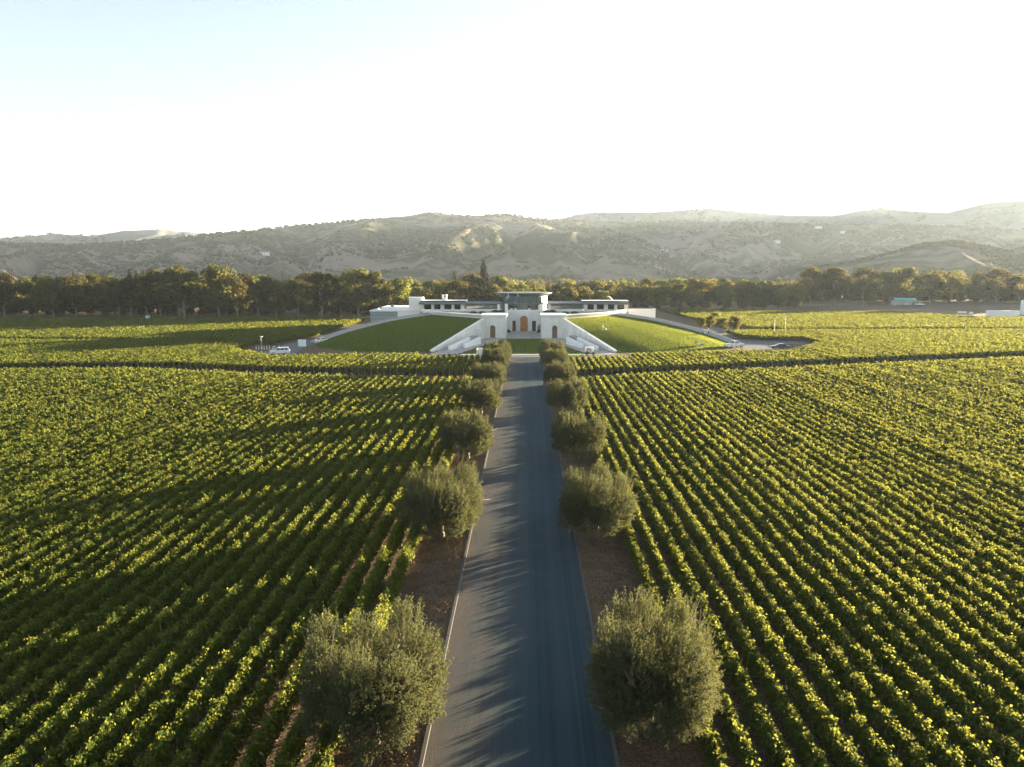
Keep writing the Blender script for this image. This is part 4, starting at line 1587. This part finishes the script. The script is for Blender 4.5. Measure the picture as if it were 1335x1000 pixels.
# golf cart
p = gp(769, 463)
gc = thing('golf_cart', 'white roofed golf cart parked before the right ramp walls', 'golf cart', (p.x, p.y, .03), math.radians(10))
b = MB().prism([(-1.15, .3), (1.15, .3), (1.2, .55), (.75, .85), (.65, .55), (-.2, .55), (-.25, .8), (-1.1, .8)], -.55, .55, 'y')
b.build('body', M['mower'], gc, local=True)
MB().box(-.75, -.15, -.52, .52, .803, .95).box(-.85, -.72, -.52, .52, .953, 1.35).build('seat', M['khaki'], gc, local=True)
MB().box(-1.2, .85, -.62, .62, 1.86, 1.94, bev=.03).build('roof', M['white'], gc, local=True)
for x in (-1.05, .7):
    for y in (-.52, .52):
        MB().tube([(x, y, .7), (x - .05, y, 1.86)], .03).build('roof_post', M['pole'], gc, local=True)
for x in (-.8, .85):
    for sd in (-1, 1): wheel(gc, x, sd * .5, .24, .18, sd)
MB().tube([(.6, -.2, .7), (.35, -.2, 1.05)], .03).build('steering_column', M['mower'], gc, local=True)


# ------------------------------------------------------------------ people and mowers
def skinned(name, pts, edges, rads, mat, parent, lvl=1):
    me = bpy.data.meshes.new(name)
    me.from_pydata(pts, edges, [])
    o = bpy.data.objects.new(name, me)
    COL.objects.link(o)
    md = o.modifiers.new('s', 'SKIN')
    sv = me.skin_vertices[0].data
    for i, r in enumerate(rads):
        sv[i].radius = (r, r) if not isinstance(r, tuple) else r
        sv[i].use_root = (i == 0)
    o.modifiers.new('u', 'SUBSURF').levels = lvl
    dg = bpy.context.evaluated_depsgraph_get()
    m2 = bpy.data.meshes.new_from_object(o.evaluated_get(dg))
    bpy.data.objects.remove(o)
    m2.name = name
    m2.materials.clear()
    return link_mesh(name, m2, mat, parent)


def person(label, loc, rz, shirt, trousers, hat=None):
    root = thing('person', label, 'person', loc, rz)
    # facing +x, hands forward on a mower handle
    P = [(0, 0, .98), (0.02, 0, 1.2), (.05, 0, 1.42), (.06, 0, 1.52), (.08, 0, 1.66), (.09, 0, 1.74),
         (.04, .2, 1.4), (.12, .25, 1.14), (.38, .2, 1.02), (.04, -.2, 1.4), (.12, -.25, 1.14), (.38, -.2, 1.02),
         (0, .1, .9), (.12, .11, .5), (.02, .11, .08), (.14, .11, .04), (0, -.1, .9), (-.02, -.11, .5), (-.2, -.11, .1), (-.08, -.11, .05)]
    E = [(0, 1), (1, 2), (2, 3), (3, 4), (4, 5), (2, 6), (6, 7), (7, 8), (2, 9), (9, 10), (10, 11), (0, 12), (12, 13), (13, 14), (14, 15), (0, 16), (16, 17), (17, 18), (18, 19)]
    Rr = [.14, .13, .15, .06, .1, .08, .07, .045, .035, .07, .045, .035, .09, .065, .045, .04, .09, .065, .045, .04]
    skinned('body', P, E, Rr, M['skin'], root)
    skinned('shirt', [P[i] for i in (0, 1, 2, 6, 7, 9, 10)], [(0, 1), (1, 2), (2, 3), (3, 4), (2, 5), (5, 6)], [.17, .165, .175, .09, .065, .09, .065], shirt, root)
    skinned('trousers', [P[i] for i in (0, 12, 13, 14, 16, 17, 18)], [(0, 1), (1, 2), (2, 3), (0, 4), (4, 5), (5, 6)], [.165, .115, .085, .07, .115, .085, .07], trousers, root)
    if hat:
        MB().lathe([(.01, 1.86), (.1, 1.85), (.12, 1.75), (.24, 1.73), (.24, 1.72), (.01, 1.72)], 14, (.09, 0, 0)).build('hat', hat, root, local=True)
    return root


def mower(label, loc, rz, paint):
    root = thing('lawn_mower', label, 'lawn mower', loc, rz)
    MB().prism([(-.4, .12), (.45, .12), (.5, .25), (.35, .38), (-.4, .38)], -.38, .38, 'y').build('deck', paint, root, local=True)
    MB().lathe([(.01, .39), (.2, .39), (.2, .6), (.14, .68), (.01, .7)], 14, (.05, 0, 0)).build('engine', M['mower'], root, local=True)
    MB().prism([(-.95, .3), (-.42, .25), (-.42, .62), (-.85, .7)], -.3, .3, 'y').build('grass_bag', M['whitecl'], root, local=True)
    b = MB()
    for y in (-.25, .25): b.tube([(-.35, y, .3), (-1.15, y * .9, 1.0)], .02, 5)
    b.tube([(-1.15, -.24, 1.0), (-1.15, .24, 1.0)], .02, 5)
    b.build('handle', M['pole'], root, local=True)
    for x in (-.3, .35):
        for sd in (-1, 1): wheel(root, x, sd * .42, .13, .08, sd)
    return root


p = on_mound(1, 790, 431)
person('gardener in pale shirt and hat behind the mower high on the sunny mound', (p.x - 1.0, p.y, p.z + .0), -.15, M['whitecl'], M['khaki'], M['straw'])
q = Vector((p.x + .55, p.y - .2, p.z + .02))
mower('lawn mower with pale grass bag pushed across the sunny mound', q, -.15, M['mred'])
p = on_mound(1, 922, 434)
person('gardener in dark clothes standing near the top path of the right mound', (p.x + .5, p.y, p.z), 2.9, M['navy'], M['navy'], M['straw'])
mower('dark lawn mower near the top path of the right mound', (p.x - 1.1, p.y + .4, p.z + .05), 2.9, M['mower'])
p = on_mound(1, 907, 452)
person('gardener in blue work clothes at the foot of the right mound', (p.x, p.y, p.z), .1, M['navy'], M['navy'])
mower('small dark lawn mower at the foot of the right mound', (p.x + 1.6, p.y + .1, p.z + .05), .1, M['mower'])

# ------------------------------------------------------------------ street furniture and small structures
def lamp_post(px, py, h, label):
    p = gp(px, py)
    t = thing('lamp_post', label, 'lamp post', (p.x, p.y, 0))
    MB().tube([(0, 0, 0), (0, 0, h)], [.07, .05], 8).build('pole', M['pole'], t, local=True)
    MB().box(-.35, .35, -.16, .16, h - .02, h + .16, bev=.04).build('lamp_head', M['silver'], t, local=True)
    MB().box(-.22, .22, -.22, .22, 0, .5, bev=.05).build('base', M['conc'], t, local=True)


lamp_post(1009, 438, 5.2, 'left of two slim lamp posts on the right loop road')
lamp_post(1023, 436, 5.6, 'right of two slim lamp posts on the right loop road')
lamp_post(341, 455, 3.2, 'slim lamp post at the dark end of the left loop road')
p = gp(394, 452)
t = thing('white_cabinet', 'white utility cabinet with slatted front on the left loop road', 'cabinet', (p.x, p.y, 0))
MB().box(-.95, .95, -.4, .4, .12, 1.75).build('body', M['white'], t, local=True)
MB().box(-1.05, 1.05, -.5, .5, 1.752, 1.88, bev=.03).build('lid', M['white'], t, local=True)
MB().box(-1.0, 1.0, -.45, .45, 0, .118).build('plinth', M['conc'], t, local=True)
BOL = [334, 337.5, 341, 344.5, 348, 351.5, 356, 358.5, 364]
b0 = thing('bollard', 'x', 'bollard')
MB().lathe([(.09, 0), (.09, .95), (.06, 1.02), (.01, 1.04)], 10).build('post', M['white'], b0, local=True)
MB().lathe([(.095, .75), (.095, .86)], 10).build('band', M['pole'], b0, local=True)
for k, px in enumerate(BOL):
    o = b0 if k == 0 else copy_tree(b0)
    p = gp(px, 456.0 - (k % 3) * .3)
    o.location = (p.x, p.y, 0)
    tag(o, '%s white bollard from the left in the row on the left loop road' % ordinal(k + 1), 'bollard', 'white bollards on the left loop road')


def upole(px, py, h, label, cap=False):
    p = gp(px, py)
    t = thing('utility_pole', label, 'utility pole', (p.x, p.y, 0))
    MB().tube([(0, 0, 0), (0, 0, h)], [.16, .11], 8).build('pole', M['bark'], t, local=True)
    MB().box(-.9, .9, -.07, .07, h - .7, h - .52).build('crossarm', M['bark'], t, local=True)
    if cap: MB().lathe([(.01, 0), (.3, 0), (.3, .9), (.01, .95)], 12, (0.42, 0, h - 2.0)).build('transformer', M['silver'], t, local=True)


upole(916, 407, 9, 'thin utility pole before the dark trees right of the winery')
upole(1096, 400.5, 7.5, 'utility pole with pale transformer before the big right oaks', True)
upole(1088, 400.5, 6, 'short bare utility pole beside the pole with transformer')

# bare lot, shed, containers, tank on the far right
M['yard'] = plain('dry gravel', (0.12, 0.1, 0.08), 0.95, var=0.3, scale=0.15, spec=0.05)
pts = [gp(1035, 402), gp(1075, 409.5), gp(1150, 408), gp(1185, 404.5), gp(1290, 403.5), gp(1350, 402), gp(1420, 397.5), gp(1240, 396.5), gp(1130, 398)]
sheet('gravel_yard', [(q.x, q.y) for q in pts], 0.02, M['yard'])
p = gp(1178, 397.8)
t = thing('shed', 'open shed with teal metal roof in front of the far right oaks', 'shed', (p.x, p.y, 0))
MB().prism([(-3.2, 3.0), (0, 4.4), (3.2, 3.0), (3.2, 2.85), (0, 4.22), (-3.2, 2.85)], -6.5, 6.5, 'x').build('roof', M['teal'], t, local=True)
MB().box(-6.2, 6.2, 2.6, 2.8, 0, 2.85).box(-6.2, -6.0, -2.8, 2.597, 0, 2.85).build('wall', M['silver'], t, local=True)
for x in (-2, 2, 6.1):
    MB().tube([(x, -2.8, 0), (x, -2.8, 2.9)], .09).build('post', M['pole'], t, local=True)
MB().box(.5, 2.6, 0, 1.6, 0, 1.3, bev=.1).build('crate', M['white'], t, local=True)


def container(px, py, L, W, H, rz, label, ribs=True):
    p = gp(px, py)
    t = thing('container', label, 'container', (p.x, p.y, 0), rz)
    MB().box(-L / 2, L / 2, -W / 2, W / 2, .15, H).build('body', M['white'], t, local=True)
    b = MB()
    for k in range(int(L / .6)):
        b.box(-L / 2 + .3 + k * .6, -L / 2 + .42 + k * .6, -W / 2 - .04, -W / 2 - .003, .3, H - .15)
    b.build('ribs', M['white'], t, local=True)
    MB().box(L / 2 + .003, L / 2 + .06, -W / 2 + .1, W / 2 - .1, .25, H - .1).build('door', M['silver'], t, local=True)
    MB().box(-L / 2, L / 2, -W / 2 + .1, W / 2 - .1, 0, .147).build('base', M['mower'], t, local=True)


container(1302, 414.8, 9.5, 2.6, 3.3, -.12, 'long white storage container at the right edge of the vineyard')
container(1320, 412.6, 4.0, 2.6, 2.6, -.12, 'shorter white container behind the long white container')
container(1254, 408.8, 3.6, 1.5, 1.1, 0, 'low white trough shaped container left of the long white container')
container(1266, 410.3, 1.2, 1.2, 1.3, 0, 'small white cube container right of the low trough')
p = gp(1338, 411)
t = thing('water_tank', 'tall pale cylindrical tank cut by the right picture edge', 'tank', (p.x, p.y, 0))
MB().lathe([(2.6, 0), (2.6, 6.6), (2.5, 6.7), (.01, 7.4)], 28).build('shell', M['silver'], t, True, local=True)
b = MB()
for z in (1.5, 3.2, 4.9): b.lathe([(2.62, z), (2.68, z + .05), (2.62, z + .1)], 28)
b.build('hoop', M['pole'], t, local=True)
t = thing('fence', 'low wire and post fence along the far right gravel yard', 'fence', (*gp(1085, 399)[:2], 0))
a, e = gp(1030, 400), gp(1130, 398.4)
for k in range(22):
    q = a.lerp(e, k / 21)
    MB().tube([(q.x, q.y, 0), (q.x, q.y, 1.5)], .06, 5).build('post', M['wood'], t)
b = MB()
for z in (.5, 1.0, 1.4): b.tube([(a.x, a.y, z), (e.x, e.y, z)], .025, 4)
b.build('wire', M['pole'], t)
# far left: portable toilet and a white box by the dark trees
p = gp(203, 418)
t = thing('portable_toilet', 'teal portable toilet cabin under the dark left trees', 'portable toilet', (p.x, p.y - 6, 0))
MB().box(-.65, .65, -.6, .6, 0, 2.1).build('cabin', M['teal'], t, local=True)
MB().prism([(-.72, 2.103), (.72, 2.103), (.5, 2.4), (-.5, 2.4)], -.68, .68, 'y').build('roof', M['silver'], t, local=True)
MB().box(-.45, .45, -.66, -.604, .1, 1.95).build('door', M['silver'], t, local=True)
p = gp(193.5, 418)
t = thing('trailer', 'small white box trailer left of the teal portable toilet', 'trailer', (p.x, p.y - 6, 0))
MB().box(-1.1, 1.1, -.7, .7, .4, 1.3, bev=.08).build('body', M['white'], t, local=True)
for sd in (-1, 1): wheel(t, 0, sd * .75, .28, .15, sd)
MB().tube([(1.1, 0, .45), (1.9, 0, .4)], .05).build('drawbar', M['mower'], t, local=True)
p = gp(247, 418)
vehicle('grey car half hidden in shade under the big left oak', 'car', 'parked_car', (p.x, p.y - 4, .02), math.radians(8), M['silver'], SDP, SDC, 1.8, SDG, (1.4, -1.35), .33)

# farmhouses on the far slopes
for k, (px, py, L, lb) in enumerate(((866, 327.5, 22, 'white farmhouse on the lower slope behind the right mound'), (1013, 318, 16, 'small pale house high on the slope right of centre'),
                                     (1067, 298, 20, 'small pale house near the ridge on the right'), (345, 333, 20, 'tiny white house low on the left hillside'), (1100, 304, 18, 'small pale house right of the ridge house'))):
    d = ray(px, py)
    X = Y = Z = None
    for r in range(900, 2880, 8):
        q = CAMP + d * (r / math.hypot(d.x, d.y))
        z = hill_z(q.x, q.y)
        if z > q.z:
            X, Y, Z = q.x, q.y, z
            break
    if X is None: continue
    t = thing('farmhouse', lb, 'house', (X, Y, Z - 2), math.atan2(-X, Y))
    MB().box(-L / 2, L / 2, -4, 4, 0, 6.5).build('wall', M['white'], t, local=True)
    MB().prism([(-4.8, 6.5), (4.8, 6.5), (0, 9.2)], -L / 2 - .6, L / 2 + .6, 'x').build('roof', M['steel'], t, local=True)
    for x in (-L / 3, 0, L / 3):
        MB().box(x - .8, x + .8, -4.06, -4.003, 3.4, 5.2).build('window', M['dark'], t, local=True)

# ------------------------------------------------------------------ haze
if HAZE_DENSITY > 0:
    hz = MB()
    hz.box(-G - 200, G + 200, -500, G + 200, -8, HAZE_TOP)
    hm = bpy.data.materials.new('haze')
    hm.use_nodes = True
    hm.node_tree.nodes.clear()
    vo = hm.node_tree.nodes.new('ShaderNodeVolumePrincipled')
    vo.inputs['Color'].default_value = (0.72, 0.86, 1.0, 1)
    vo.inputs['Density'].default_value = HAZE_DENSITY
    vo.inputs['Anisotropy'].default_value = 0.25
    mo = hm.node_tree.nodes.new('ShaderNodeOutputMaterial')
    hm.node_tree.links.new(vo.outputs[0], mo.inputs['Volume'])
    ho = hz.build('haze', hm)
    tag(ho, 'thin pale evening haze over the valley', 'haze', kind='stuff')
print('vine rows:', n_rows)
